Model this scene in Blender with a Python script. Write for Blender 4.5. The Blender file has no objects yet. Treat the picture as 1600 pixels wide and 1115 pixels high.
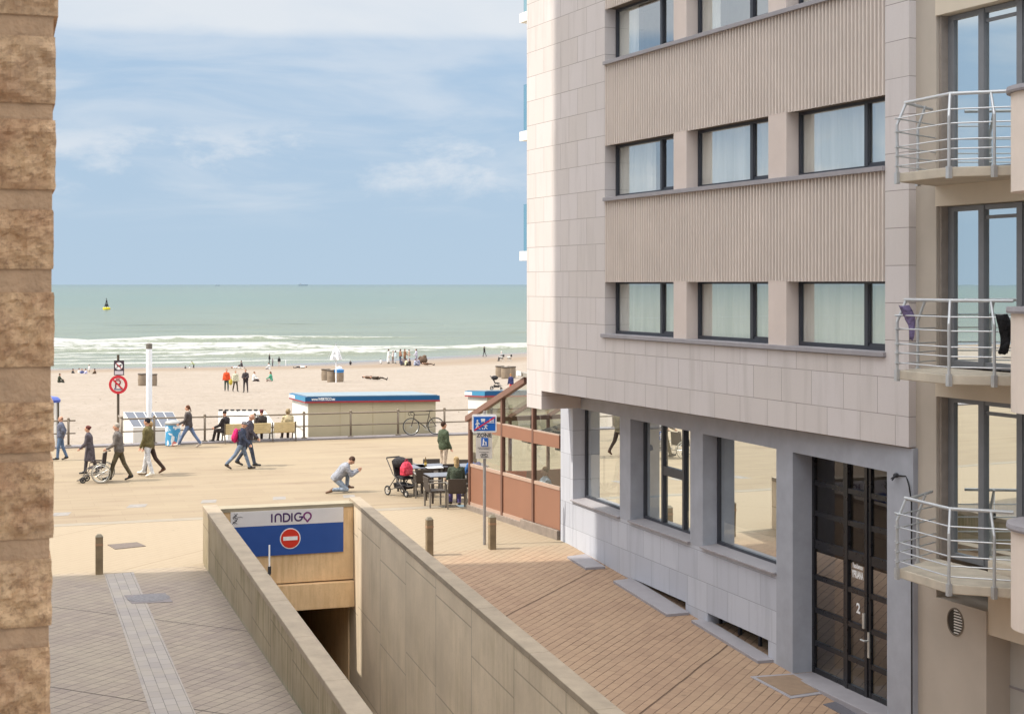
import bpy, bmesh, math, random
from mathutils import Vector, Matrix, noise as mnoise
random.seed(7)
SC = bpy.context.scene
COL = SC.collection
# ------------------------------------------------------------------ camera
F, CX, CY, H = 2370.0, 800.0, 444.0, 6.0          # calibrated on the 1600 px wide photograph
cam = bpy.data.cameras.new('camera'); co = bpy.data.objects.new('camera', cam); COL.objects.link(co)
co.location = (0, 0, H); co.rotation_euler = (math.radians(90), 0, 0)
cam.sensor_width = 36; cam.lens = 36*F/1600; cam.shift_y = -(557.5-CY)/1600
cam.clip_start = .1; cam.clip_end = 60000
cam.dof.use_dof = True; cam.dof.focus_distance = 32; cam.dof.aperture_fstop = 34
SC.camera = co
# ------------------------------------------------------------------ light
SUN_EL, SUN_DIR = 51.0, Vector((.979, .203, 0)).normalized()     # SUN_DIR: the way the light travels
sun = bpy.data.lights.new('sun', 'SUN'); sun.energy = 2.25; sun.angle = math.radians(.5); sun.color = (1, .93, .81)
so = bpy.data.objects.new('sun', sun); COL.objects.link(so); so.location = (-20, 0, 60)
ld = (SUN_DIR*math.cos(math.radians(SUN_EL)) + Vector((0, 0, -math.sin(math.radians(SUN_EL))))).normalized()
so.rotation_euler = ld.to_track_quat('-Z', 'Y').to_euler()
SC.view_settings.view_transform = 'Standard'; SC.view_settings.look = 'None'
SC.view_settings.exposure = 1.0; SC.view_settings.gamma = 1
world = bpy.data.worlds.new('World'); SC.world = world; world.use_nodes = True

# ------------------------------------------------------------------ node helpers
def setin(nt, sock, v):
    if v is None: return
    if isinstance(v, bpy.types.NodeSocket): nt.links.new(v, sock)
    else:
        if sock.type == 'RGBA' and len(v) == 3: v = (*v, 1)
        sock.default_value = v
def mth(nt, op, a, b=None, c=None, clamp=False):
    n = nt.nodes.new('ShaderNodeMath'); n.operation = op; n.use_clamp = clamp
    setin(nt, n.inputs[0], a); setin(nt, n.inputs[1], b); setin(nt, n.inputs[2], c); return n.outputs[0]
def vmul(nt, v, s):
    n = nt.nodes.new('ShaderNodeVectorMath'); n.operation = 'MULTIPLY'; setin(nt, n.inputs[0], v); n.inputs[1].default_value = s; return n.outputs[0]
def dot(nt, v, d):
    n = nt.nodes.new('ShaderNodeVectorMath'); n.operation = 'DOT_PRODUCT'; setin(nt, n.inputs[0], v); n.inputs[1].default_value = d; return n.outputs['Value']
def comb(nt, x, y, z=0.0):
    n = nt.nodes.new('ShaderNodeCombineXYZ'); setin(nt, n.inputs[0], x); setin(nt, n.inputs[1], y); setin(nt, n.inputs[2], z); return n.outputs[0]
def pos(nt): return nt.nodes.new('ShaderNodeNewGeometry').outputs['Position']
def objc(nt): return nt.nodes.new('ShaderNodeTexCoord').outputs['Object']
def noi(nt, vec, scale, detail=3, rough=.5, dist=0):
    n = nt.nodes.new('ShaderNodeTexNoise'); setin(nt, n.inputs['Vector'], vec)
    n.inputs['Scale'].default_value = scale; n.inputs['Detail'].default_value = detail
    n.inputs['Roughness'].default_value = rough; n.inputs['Distortion'].default_value = dist; return n.outputs[0]
def white(nt, vec):
    n = nt.nodes.new('ShaderNodeTexWhiteNoise'); n.noise_dimensions = '3D'; setin(nt, n.inputs['Vector'], vec); return n.outputs['Value']
def mixc(nt, f, a, b, blend='MIX'):
    n = nt.nodes.new('ShaderNodeMix'); n.data_type = 'RGBA'; n.blend_type = blend
    setin(nt, n.inputs[0], f); setin(nt, n.inputs[6], a); setin(nt, n.inputs[7], b); return n.outputs[2]
def rng(nt, v, a, b, c=0.0, d=1.0, smooth=False):
    n = nt.nodes.new('ShaderNodeMapRange'); n.clamp = True
    if smooth: n.interpolation_type = 'SMOOTHSTEP'
    setin(nt, n.inputs[0], v)
    for i, x in enumerate((a, b, c, d)): setin(nt, n.inputs[1+i], x)
    return n.outputs[0]
def bump(nt, h, strength=.3, dist=.01):
    n = nt.nodes.new('ShaderNodeBump'); n.inputs['Strength'].default_value = strength; n.inputs['Distance'].default_value = dist
    setin(nt, n.inputs['Height'], h); return n.outputs[0]
def newmat(name):
    m = bpy.data.materials.new(name); m.use_nodes = True; return m, m.node_tree, m.node_tree.nodes['Principled BSDF']
def lin(r, g, b):
    f = lambda c: (c/255/12.92 if c/255 <= .04045 else ((c/255+.055)/1.055)**2.4)
    return (f(r), f(g), f(b))
def mul(c, k): return tuple(min(1, x*k) for x in c)
_mc = {}
def mat(name, col, rough=.6, var=.12, scale=6, metal=0.0, bmp=0.0, bscale=60, spec=.4):
    key = (name, tuple(col), rough, var, scale, metal, bmp)
    if key in _mc: return _mc[key]
    m, nt, b = newmat(name); v = objc(nt)
    f = noi(nt, v, scale, 4, .6)
    c = mixc(nt, rng(nt, f, .3, .7), mul(col, 1-var), mul(col, 1+var))
    setin(nt, b.inputs['Base Color'], c)
    setin(nt, b.inputs['Roughness'], rng(nt, f, .2, .8, max(0, rough-.08), min(1, rough+.08)))
    b.inputs['Metallic'].default_value = metal; b.inputs['Specular IOR Level'].default_value = spec
    if bmp: setin(nt, b.inputs['Normal'], bump(nt, noi(nt, v, bscale, 3), bmp, .01))
    _mc[key] = m; return m
def cloth(name, col, var=.34):
    key = ('cloth', name, tuple(col))
    if key in _mc: return _mc[key]
    m, nt, b = newmat(name); v = objc(nt)
    f = noi(nt, v, 6.5, 4, .65, .8)
    setin(nt, b.inputs['Base Color'], mixc(nt, rng(nt, f, .35, .65), mul(col, 1-var), mul(col, 1+var)))
    b.inputs['Roughness'].default_value = .85; b.inputs['Specular IOR Level'].default_value = .2
    setin(nt, b.inputs['Normal'], bump(nt, noi(nt, v, 11, 3, .55, 1.4), .8, .06))
    _mc[key] = m; return m
def glass(name, refl=.45, tint=(.9, .95, .95), rough=.0, trans=(.86, .9, .88)):
    key = (name, refl)
    if key in _mc: return _mc[key]
    m, nt, b = newmat(name); nt.nodes.remove(b); out = nt.nodes['Material Output']
    g = nt.nodes.new('ShaderNodeBsdfGlossy'); g.inputs['Roughness'].default_value = rough; g.inputs['Color'].default_value = (*tint, 1)
    t = nt.nodes.new('ShaderNodeBsdfTransparent'); t.inputs['Color'].default_value = (*trans, 1)
    lw = nt.nodes.new('ShaderNodeLayerWeight'); fz = mth(nt, 'MULTIPLY', mth(nt, 'POWER', lw.outputs['Facing'], 4.0), .6)
    setin(nt, g.inputs['Normal'], bump(nt, noi(nt, pos(nt), 1.3, 1), .04, .01))
    mx = nt.nodes.new('ShaderNodeMixShader')
    setin(nt, mx.inputs[0], mth(nt, 'ADD', fz, refl, clamp=True))
    nt.links.new(t.outputs[0], mx.inputs[1]); nt.links.new(g.outputs[0], mx.inputs[2]); nt.links.new(mx.outputs[0], out.inputs[0])
    _mc[key] = m; return m

# ------------------------------------------------------------------ world: Nishita sky with procedural clouds
def make_world():
    nt = world.node_tree; bg = nt.nodes['Background']
    sky = nt.nodes.new('ShaderNodeTexSky'); sky.sky_type = 'NISHITA'; sky.sun_disc = False
    sky.sun_elevation = math.radians(SUN_EL); sky.sun_rotation = math.atan2(-SUN_DIR.x, -SUN_DIR.y)
    sky.air_density = 1.0; sky.dust_density = .3; sky.ozone_density = 2.0
    d = nt.nodes.new('ShaderNodeTexCoord').outputs['Generated']
    sx = nt.nodes.new('ShaderNodeSeparateXYZ'); nt.links.new(d, sx.inputs[0]); x, y, z = sx.outputs
    hz = mth(nt, 'SQRT', mth(nt, 'ADD', mth(nt, 'MULTIPLY', x, x), mth(nt, 'MULTIPLY', y, y)))
    el = mth(nt, 'DIVIDE', z, mth(nt, 'MAXIMUM', hz, .02))              # tangent of the elevation
    az = mth(nt, 'ARCTAN2', x, y)
    cv = comb(nt, mth(nt, 'MULTIPLY', az, 1.0), mth(nt, 'MULTIPLY', el, 2.1), 3.0)
    n1 = noi(nt, cv, 9, 6, .55, .3)
    n2 = noi(nt, comb(nt, az, mth(nt, 'MULTIPLY', el, 5.0), 7.0), 6, 5, .55, .5)
    # a bank of cloud over the beach with a ragged lower edge, wisps and small puffs below it
    edge = mth(nt, 'ADD', el, mth(nt, 'MULTIPLY', mth(nt, 'SUBTRACT', n2, .5), .020))
    bank = mth(nt, 'MULTIPLY', rng(nt, edge, .156, .170, 0, .92, True), rng(nt, n1, .2, .6, .75, 1))
    bank = mth(nt, 'MULTIPLY', bank, rng(nt, el, .26, .7, 1, .35))
    wisp = mth(nt, 'MULTIPLY', rng(nt, n2, .40, .70, 0, .44, True), rng(nt, el, .03, .06, 0, 1, True))
    band = mth(nt, 'MULTIPLY', rng(nt, el, .04, .07, 0, 1, True), rng(nt, el, .085, .12, 1, 0, True))
    puff = mth(nt, 'MULTIPLY', rng(nt, noi(nt, cv, 12, 6, .6, .2), .46, .68, 0, .72, True), band)
    m = mth(nt, 'MAXIMUM', bank, mth(nt, 'MAXIMUM', wisp, puff))
    up = rng(nt, z, -.02, .0)
    base = mixc(nt, rng(nt, el, .22, .7, 1, 0), sky.outputs[0], (1.38, 1.91, 2.56))
    base = mixc(nt, rng(nt, el, .0, .17, 0, 1), (1.58, 2.04, 2.50), base)
    c = mixc(nt, mth(nt, 'MULTIPLY', m, up), base, (2.62, 2.76, 2.92))
    # bright broken cloud added overhead, out of view, to lift the ambient light
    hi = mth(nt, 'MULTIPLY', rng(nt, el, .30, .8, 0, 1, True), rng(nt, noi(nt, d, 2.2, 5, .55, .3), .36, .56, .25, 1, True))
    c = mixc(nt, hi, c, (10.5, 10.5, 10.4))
    c = mixc(nt, up, (1.2, 1.5, 1.6), c)
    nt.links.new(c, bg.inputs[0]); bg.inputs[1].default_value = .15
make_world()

# ------------------------------------------------------------------ coordinates
E1, E2 = Vector((.948, .319)), Vector((-.319, .948))      # along the sea front / along the street to the sea
def E(u, v, z=0.0): return Vector((E1.x*u+E2.x*v, E1.y*u+E2.y*v, z))
def uv_of(x, y): return (E1.x*x+E1.y*y, E2.x*x+E2.y*y)
def at(px, py, z=0.0):
    Y = (H-z)*F/(py-CY); return Vector(((px-CX)/F*Y, Y, z))
def atY(px, py, Y): return Vector(((px-CX)/F*Y, Y, H-(py-CY)/F*Y))
SAND = [(50, -1.0), (62, -1.05), (115, -2.1), (150, -3.2), (186, -4.5), (200, -4.82), (212, -5.02), (228, -5.3), (270, -6.3)]
def sand_z(x, y):
    u, v = uv_of(x, y)
    z = SAND[-1][1]
    for (a, za), (b, zb) in zip(SAND, SAND[1:]):
        if v <= b: z = za+(zb-za)*max(0, (v-a)/(b-a)); break
    k = min(1, max(0, (v-110)/60))
    return z + .010*k*(u-42)
def on_sand(px, py):
    z = -2.0
    for _ in range(30):
        p = at(px, py, z); z = .5*z+.5*sand_z(p.x, p.y)
    return Vector((p.x, p.y, sand_z(p.x, p.y)))
class Fr:
    """vertical facade frame: u runs towards the camera, n is the outward normal"""
    def __init__(s, o, d):
        s.o = Vector(o); s.d = Vector(d).normalized(); s.n = Vector((s.d.y, -s.d.x))
        if s.n.x > 0: s.n = -s.n
    def P(s, u, n, z):
        q = s.o + s.d*u + s.n*n; return Vector((q.x, q.y, z))
    def u(s, px, n=0.0):
        r = (px-CX)/F; a = s.o+s.n*n
        return (r*a.y-a.x)/(s.d.x-r*s.d.y)
    def uz(s, px, py, n=0.0):
        u = s.u(px, n); p = s.P(u, n, 0); return u, H-(py-CY)/F*p.y

# ------------------------------------------------------------------ mesh builder
class MB:
    def __init__(s): s.v = []; s.f = []
    def add(s, vs, fs):
        b = len(s.v); s.v += [tuple(v) for v in vs]; s.f += [tuple(b+i for i in f) for f in fs]; return s
    def hexa(s, p):   # p: 4 bottom (ccw) + 4 top
        return s.add(p, [(3, 2, 1, 0), (4, 5, 6, 7), (0, 1, 5, 4), (1, 2, 6, 5), (2, 3, 7, 6), (3, 0, 4, 7)])
    def box(s, c, d, rz=0.0):
        cx, cy, cz = c; x, y, z = d[0]/2, d[1]/2, d[2]/2; k, q = math.cos(rz), math.sin(rz)
        R = lambda a, b, e: (cx+a*k-b*q, cy+a*q+b*k, cz+e)
        return s.hexa([R(-x, -y, -z), R(x, -y, -z), R(x, y, -z), R(-x, y, -z), R(-x, -y, z), R(x, -y, z), R(x, y, z), R(-x, y, z)])
    def fbox(s, fr, u0, u1, n0, n1, z0, z1):
        P = fr.P
        return s.hexa([P(u0, n0, z0), P(u0, n1, z0), P(u1, n1, z0), P(u1, n0, z0), P(u0, n0, z1), P(u0, n1, z1), P(u1, n1, z1), P(u1, n0, z1)])
    def ebox(s, u0, u1, v0, v1, z0, z1):
        return s.hexa([E(u0, v0, z0), E(u1, v0, z0), E(u1, v1, z0), E(u0, v1, z0), E(u0, v0, z1), E(u1, v0, z1), E(u1, v1, z1), E(u0, v1, z1)])
    def prism(s, poly, z0, z1):
        n = len(poly)
        vs = [(p[0], p[1], z0) for p in poly]+[(p[0], p[1], z1) for p in poly]
        return s.add(vs, [tuple(range(n-1, -1, -1)), tuple(range(n, 2*n))]+[(i, (i+1) % n, n+(i+1) % n, n+i) for i in range(n)])
    def extr(s, pts, d):  # polygon of 3D points extruded along d
        n = len(pts); d = Vector(d); a = [Vector(p) for p in pts]
        return s.add(a+[p+d for p in a], [tuple(range(n-1, -1, -1)), tuple(range(n, 2*n))]+[(i, (i+1) % n, n+(i+1) % n, n+i) for i in range(n)])
    def tube(s, pts, r, seg=8, closed=False, cap=True):
        pts = [Vector(p) for p in pts]; n = len(pts); rr = r if isinstance(r, (list, tuple)) else [r]*n
        base = len(s.v); up = None
        for i, p in enumerate(pts):
            a = pts[i-1] if (i > 0 or closed) else p; b = pts[(i+1) % n] if (i < n-1 or closed) else p
            t = (b-a).normalized()
            if up is None:
                up = Vector((0, 0, 1)) if abs(t.z) < .9 else Vector((1, 0, 0))
            x = up.cross(t)
            if x.length < 1e-5: x = Vector((1, .3, .2)).cross(t)
            x.normalize(); y = t.cross(x); up = y
            for k in range(seg):
                an = 2*math.pi*k/seg; s.v.append(tuple(p+x*math.cos(an)*rr[i]+y*math.sin(an)*rr[i]))
        m = n if closed else n-1
        for i in range(m):
            for k in range(seg):
                a = base+i*seg; b = base+((i+1) % n)*seg; k2 = (k+1) % seg
                s.f.append((a+k, a+k2, b+k2, b+k))
        if cap and not closed:
            s.f.append(tuple(base+k for k in range(seg-1, -1, -1))); s.f.append(tuple(base+(n-1)*seg+k for k in range(seg)))
        return s
    def limb(s, a, b, r0, r1, seg=10):
        a = Vector(a); b = Vector(b); t = (b-a); L = t.length or 1e-4; t = t/L
        pts, rr = [], []
        for q in (-1, -.8, -.4): pts.append(a+t*q*r0); rr.append(max(r0*.12, r0*math.sqrt(max(0, 1-q*q))))
        pts += [a, b]; rr += [r0, r1]
        for q in (.4, .8, 1): pts.append(b+t*q*r1); rr.append(max(r1*.12, r1*math.sqrt(max(0, 1-q*q))))
        return s.tube(pts, rr, seg)
    def loft(s, rings, closed_ends=True):
        n = len(rings[0]); base = len(s.v)
        for r in rings: s.v += [tuple(p) for p in r]
        for i in range(len(rings)-1):
            for k in range(n):
                a = base+i*n; b = a+n; k2 = (k+1) % n; s.f.append((a+k, a+k2, b+k2, b+k))
        if closed_ends:
            s.f.append(tuple(base+k for k in range(n-1, -1, -1))); s.f.append(tuple(base+(len(rings)-1)*n+k for k in range(n)))
        return s
    def lathe(s, prof, c=(0, 0, 0), seg=20):
        rings = [[(c[0]+r*math.cos(2*math.pi*k/seg), c[1]+r*math.sin(2*math.pi*k/seg), c[2]+z) for k in range(seg)] for r, z in prof]
        return s.loft(rings)
    def ell(s, c, r, seg=12, rings=8, M=None):
        R = []
        for i in range(rings+1):
            th = math.pi*i/rings; q = max(.02, math.sin(th)); zz = -math.cos(th)
            ring = []
            for k in range(seg):
                p = Vector((r[0]*q*math.cos(2*math.pi*k/seg), r[1]*q*math.sin(2*math.pi*k/seg), r[2]*zz))
                if M: p = M @ p
                ring.append(Vector(c)+p)
            R.append(ring)
        return s.loft(R)
    def torus(s, c, ax, R, r, seg=28, s2=6):
        ax = Vector(ax).normalized(); x = ax.orthogonal().normalized(); y = ax.cross(x)
        return s.tube([Vector(c)+x*R*math.cos(2*math.pi*i/seg)+y*R*math.sin(2*math.pi*i/seg) for i in range(seg)], r, s2, closed=True)
    def cyl(s, a, b, r, seg=14): return s.tube([a, b], r, seg)
    def build(s, name, m, parent=None, smooth=False, bevel=0.0, remesh=0.0):
        off = Vector((0, 0, 0))
        if parent is not None:
            q = parent
            while q is not None: off += q.location if q.rotation_euler.z == 0 else Vector((0, 0, 0)); q = q.parent
            if getattr(s, 'local', False): off = Vector((0, 0, 0))
        me = bpy.data.meshes.new(name)
        me.from_pydata([(x-off.x, y-off.y, z-off.z) for x, y, z in s.v], [], s.f); me.update()
        bm = bmesh.new(); bm.from_mesh(me); bmesh.ops.recalc_face_normals(bm, faces=bm.faces); bm.to_mesh(me); bm.free()
        if remesh:
            o = bpy.data.objects.new('tmp', me); COL.objects.link(o)
            r = o.modifiers.new('r', 'REMESH'); r.mode = 'VOXEL'; r.voxel_size = remesh; r.use_smooth_shade = True
            sm = o.modifiers.new('s', 'SMOOTH'); sm.factor = .5; sm.iterations = 2
            dg = bpy.context.evaluated_depsgraph_get()
            me2 = bpy.data.meshes.new_from_object(o.evaluated_get(dg)); bpy.data.objects.remove(o); me = me2; me.name = name
            smooth = True
        if smooth:
            for p in me.polygons: p.use_smooth = True
        if m: me.materials.clear(); me.materials.append(m)
        o = bpy.data.objects.new(name, me); COL.objects.link(o)
        if parent is not None: o.parent = parent
        if bevel:
            b = o.modifiers.new('bevel', 'BEVEL'); b.width = bevel; b.segments = 2; b.limit_method = 'ANGLE'
        return o
def LMB():
    m = MB(); m.local = True; return m
def tag(o, label=None, cat=None, group=None, kind=None):
    if label: o['label'] = label
    if cat: o['category'] = cat
    if group: o['group'] = group
    if kind: o['kind'] = kind
    return o
def thing(name, label, cat, loc, rz=0.0, group=None):
    o = bpy.data.objects.new(name, None); COL.objects.link(o); o.empty_display_size = .2
    o.location = loc; o.rotation_euler = (0, 0, rz); return tag(o, label, cat, group)
def struct(name, mb, m, **k):
    o = mb.build(name, m, **k); o['kind'] = 'structure'; return o
def dup(root, loc, rz=0.0, label=None, scale=None):
    r = root.copy(); COL.objects.link(r); r.location = loc; r.rotation_euler = (0, 0, rz)
    if label: r['label'] = label
    if scale: r.scale = (scale,)*3
    for ch in list(root.children):
        c = ch.copy(); COL.objects.link(c); c.parent = r
        for g in list(ch.children):
            d = g.copy(); COL.objects.link(d); d.parent = c
    return r
def text(name, s, size, place, m, parent, ext=.003, squash=1.0, font_bold=0.0):
    """flat lettering; place(x, y, depth) gives the world point"""
    cu = bpy.data.curves.new(name, 'FONT'); cu.body = s; cu.size = size; cu.align_x = 'CENTER'; cu.align_y = 'CENTER'; cu.offset = font_bold
    cu.resolution_u = 3
    o = bpy.data.objects.new('tmp', cu); COL.objects.link(o); dg = bpy.context.evaluated_depsgraph_get()
    me = bpy.data.meshes.new_from_object(o.evaluated_get(dg)); bpy.data.objects.remove(o)
    mb = MB(); mb.local = True
    off = Vector((0, 0, 0)); q = parent
    while q is not None: off += q.location; q = q.parent
    vs = [Vector(place(v.co.x*squash, v.co.y, ext)) - off for v in me.vertices]
    mb.add(vs, [tuple(p.vertices) for p in me.polygons]); bpy.data.meshes.remove(me)
    return mb.build(name, m, parent)
# ------------------------------------------------------------------ ground materials
def uvn(nt):
    p = pos(nt); return dot(nt, p, (E1.x, E1.y, 0)), dot(nt, p, (E2.x, E2.y, 0)), p
def diag_pavers(name, c1, c2, joint, bw, bh, off, dirt, longdir, ang=45.0, sandc=lin(153, 138, 117)):
    """rectangular pavers laid at 45 degrees to the street, with wide expansion joints"""
    m, nt, b = newmat(name); u, v, p = uvn(nt)
    ca, sa = math.cos(math.radians(ang)), math.sin(math.radians(ang))
    wob = mth(nt, 'MULTIPLY', mth(nt, 'SUBTRACT', noi(nt, p, 1.1, 2), .5), .05)
    x = mth(nt, 'ADD', mth(nt, 'ADD', mth(nt, 'MULTIPLY', u, ca), mth(nt, 'MULTIPLY', v, sa)), wob)
    y = mth(nt, 'ADD', mth(nt, 'SUBTRACT', mth(nt, 'MULTIPLY', v, ca), mth(nt, 'MULTIPLY', u, sa)), wob)
    j = mth(nt, 'FLOOR', mth(nt, 'DIVIDE', y, bh)); fy = mth(nt, 'SUBTRACT', mth(nt, 'DIVIDE', y, bh), j)
    xs = mth(nt, 'ADD', mth(nt, 'DIVIDE', x, bw), mth(nt, 'MULTIPLY', j, off)); i = mth(nt, 'FLOOR', xs); fx = mth(nt, 'SUBTRACT', xs, i)
    ed = lambda f, w: mth(nt, 'MULTIPLY', mth(nt, 'MINIMUM', f, mth(nt, 'SUBTRACT', 1.0, f)), w)
    ey, ex = ed(fy, bh), ed(fx, bw)
    r = white(nt, comb(nt, i, j)); r2 = white(nt, comb(nt, j, i, 3.0))
    worn = rng(nt, noi(nt, p, 1.8, 4, .6), .3, .7, .35, 1.0)
    J = mth(nt, 'MAXIMUM', rng(nt, ey, .004, .012, .95, 0), mth(nt, 'MULTIPLY', rng(nt, ex, .003, .010, .8, 0), mth(nt, 'ADD', mth(nt, 'MULTIPLY', r2, .6), .35)))
    J = mth(nt, 'MULTIPLY', J, worn)
    q = y if longdir else x
    L = mth(nt, 'FRACT', mth(nt, 'DIVIDE', q, 4.3)); L = mth(nt, 'MULTIPLY', mth(nt, 'MINIMUM', L, mth(nt, 'SUBTRACT', 1.0, L)), 4.3)
    J = mth(nt, 'MAXIMUM', J, rng(nt, L, .008, .02, 1, 0))
    col = mixc(nt, r, c1, c2)
    col = mixc(nt, rng(nt, noi(nt, p, .55, 6, .68), .38, .68, 0, .6), col, dirt)
    col = mixc(nt, rng(nt, noi(nt, p, 3.4, 4, .7), .55, .75, 0, .35), col, mul(c2, .72))
    col = mixc(nt, rng(nt, noi(nt, p, 45, 3), .3, .8, 0, .4), col, mul(c1, .72))
    drift = rng(nt, mth(nt, 'ADD', v, mth(nt, 'MULTIPLY', mth(nt, 'SUBTRACT', noi(nt, p, .8, 5, .65), .5), 3.5)), 30.6, 33.4, 0, .85, True)   # sand blown in from the beach
    col = mixc(nt, drift, col, sandc)
    col = mixc(nt, mth(nt, 'MULTIPLY', J, mth(nt, 'SUBTRACT', 1.0, mth(nt, 'MULTIPLY', drift, .55))), col, joint)
    col = mixc(nt, rng(nt, noi(nt, p, 6.5, 2), .70, .75, 0, .45), col, mul(c1, .45))
    setin(nt, b.inputs['Base Color'], col); b.inputs['Roughness'].default_value = .85; b.inputs['Specular IOR Level'].default_value = .25
    setin(nt, b.inputs['Normal'], bump(nt, mth(nt, 'ADD', mth(nt, 'MULTIPLY', J, -1.0), mth(nt, 'MULTIPLY', r, .4)), .6, .012)); return m
M_STREET = diag_pavers('street_pavers', lin(150, 137, 125), lin(136, 123, 115), lin(77, 70, 65), .21, .20, 0.0, lin(160, 149, 131), False)
M_PAVE = diag_pavers('pavement_pavers', lin(167, 139, 115), lin(154, 127, 106), lin(88, 69, 55), .30, .165, .5, lin(173, 148, 122), True)
M_FORE = diag_pavers('forecourt_pavers', lin(156, 141, 119), lin(149, 133, 112), lin(123, 106, 84), .42, .19, .5, lin(163, 148, 125), True)
def strip_mat():
    m, nt, b = newmat('stone_strip'); u, v, p = uvn(nt)
    br = nt.nodes.new('ShaderNodeTexBrick'); setin(nt, br.inputs['Vector'], comb(nt, v, u))
    for k, val in (('Scale', 1.0), ('Brick Width', .32), ('Row Height', .17), ('Mortar Size', .005), ('Mortar Smooth', .2), ('Bias', 0.0)): br.inputs[k].default_value = val
    setin(nt, br.inputs['Color1'], lin(152, 144, 138)); setin(nt, br.inputs['Color2'], lin(141, 133, 129)); setin(nt, br.inputs['Mortar'], lin(90, 83, 80))
    col = mixc(nt, rng(nt, noi(nt, p, 1.5, 5), .4, .7, 0, .5), br.outputs[0], lin(157, 147, 132))
    setin(nt, b.inputs['Base Color'], col); b.inputs['Roughness'].default_value = .85; return m
def promenade_mat():
    m, nt, b = newmat('promenade_slabs'); u, v, p = uvn(nt)
    br = nt.nodes.new('ShaderNodeTexBrick'); setin(nt, br.inputs['Vector'], comb(nt, u, v))
    for k, val in (('Scale', 1.0), ('Brick Width', 1.2), ('Row Height', .6), ('Mortar Size', .008), ('Mortar Smooth', .3), ('Bias', 0.0)): br.inputs[k].default_value = val
    setin(nt, br.inputs['Color1'], lin(143, 128, 107)); setin(nt, br.inputs['Color2'], lin(137, 121, 101)); setin(nt, br.inputs['Mortar'], lin(127, 111, 91))
    st = noi(nt, comb(nt, mth(nt, 'MULTIPLY', u, .12), mth(nt, 'MULTIPLY', v, .9)), 1.4, 6, .62)
    col = mixc(nt, rng(nt, st, .36, .66, 0, .75), br.outputs[0], lin(152, 137, 113))
    st2 = noi(nt, comb(nt, mth(nt, 'MULTIPLY', u, .25), v), 1.1, 4, .6)
    col = mixc(nt, rng(nt, st2, .56, .68, 0, .55), col, lin(122, 104, 85))
    col = mixc(nt, rng(nt, noi(nt, p, 30, 3), .3, .8, 0, .22), col, lin(120, 103, 85))
    setin(nt, b.inputs['Base Color'], col); b.inputs['Roughness'].default_value = .85; b.inputs['Specular IOR Level'].default_value = .25
    setin(nt, b.inputs['Normal'], bump(nt, noi(nt, p, 18, 3), .15, .01)); return m
def sand_mat():
    m, nt, b = newmat('sand'); u, v, p = uvn(nt)
    dry = mixc(nt, rng(nt, noi(nt, p, .35, 5, .6), .35, .68), lin(142, 130, 117), lin(150, 138, 126))
    foot = noi(nt, comb(nt, u, mth(nt, 'MULTIPLY', v, .8)), 2.2, 5, .65)
    dry = mixc(nt, rng(nt, foot, .52, .68, 0, .75), dry, lin(121, 109, 94))
    z = nt.nodes.new('ShaderNodeSeparateXYZ'); nt.links.new(p, z.inputs[0])
    w = mth(nt, 'ADD', z.outputs[2], mth(nt, 'MULTIPLY', mth(nt, 'SUBTRACT', noi(nt, comb(nt, mth(nt, 'MULTIPLY', u, .35), v), .05, 3), .5), .5))
    wet = rng(nt, w, -4.62, -4.30, 1, 0)
    col = mixc(nt, wet, dry, lin(127, 110, 92))
    col = mixc(nt, rng(nt, w, -5.0, -4.75, 1, 0), col, lin(108, 97, 89))
    setin(nt, b.inputs['Base Color'], col)
    setin(nt, b.inputs['Roughness'], rng(nt, w, -4.95, -4.55, .12, .9)); b.inputs['Specular IOR Level'].default_value = .3
    hh = mth(nt, 'ADD', noi(nt, p, 1.6, 5, .6), mth(nt, 'MULTIPLY', noi(nt, p, 7, 3), .5))
    bn = nt.nodes.new('ShaderNodeBump'); bn.inputs['Distance'].default_value = .26; setin(nt, bn.inputs['Height'], hh)
    setin(nt, bn.inputs['Strength'], rng(nt, w, -4.7, -4.2, .0, .6)); setin(nt, b.inputs['Normal'], bn.outputs[0]); return m
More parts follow.
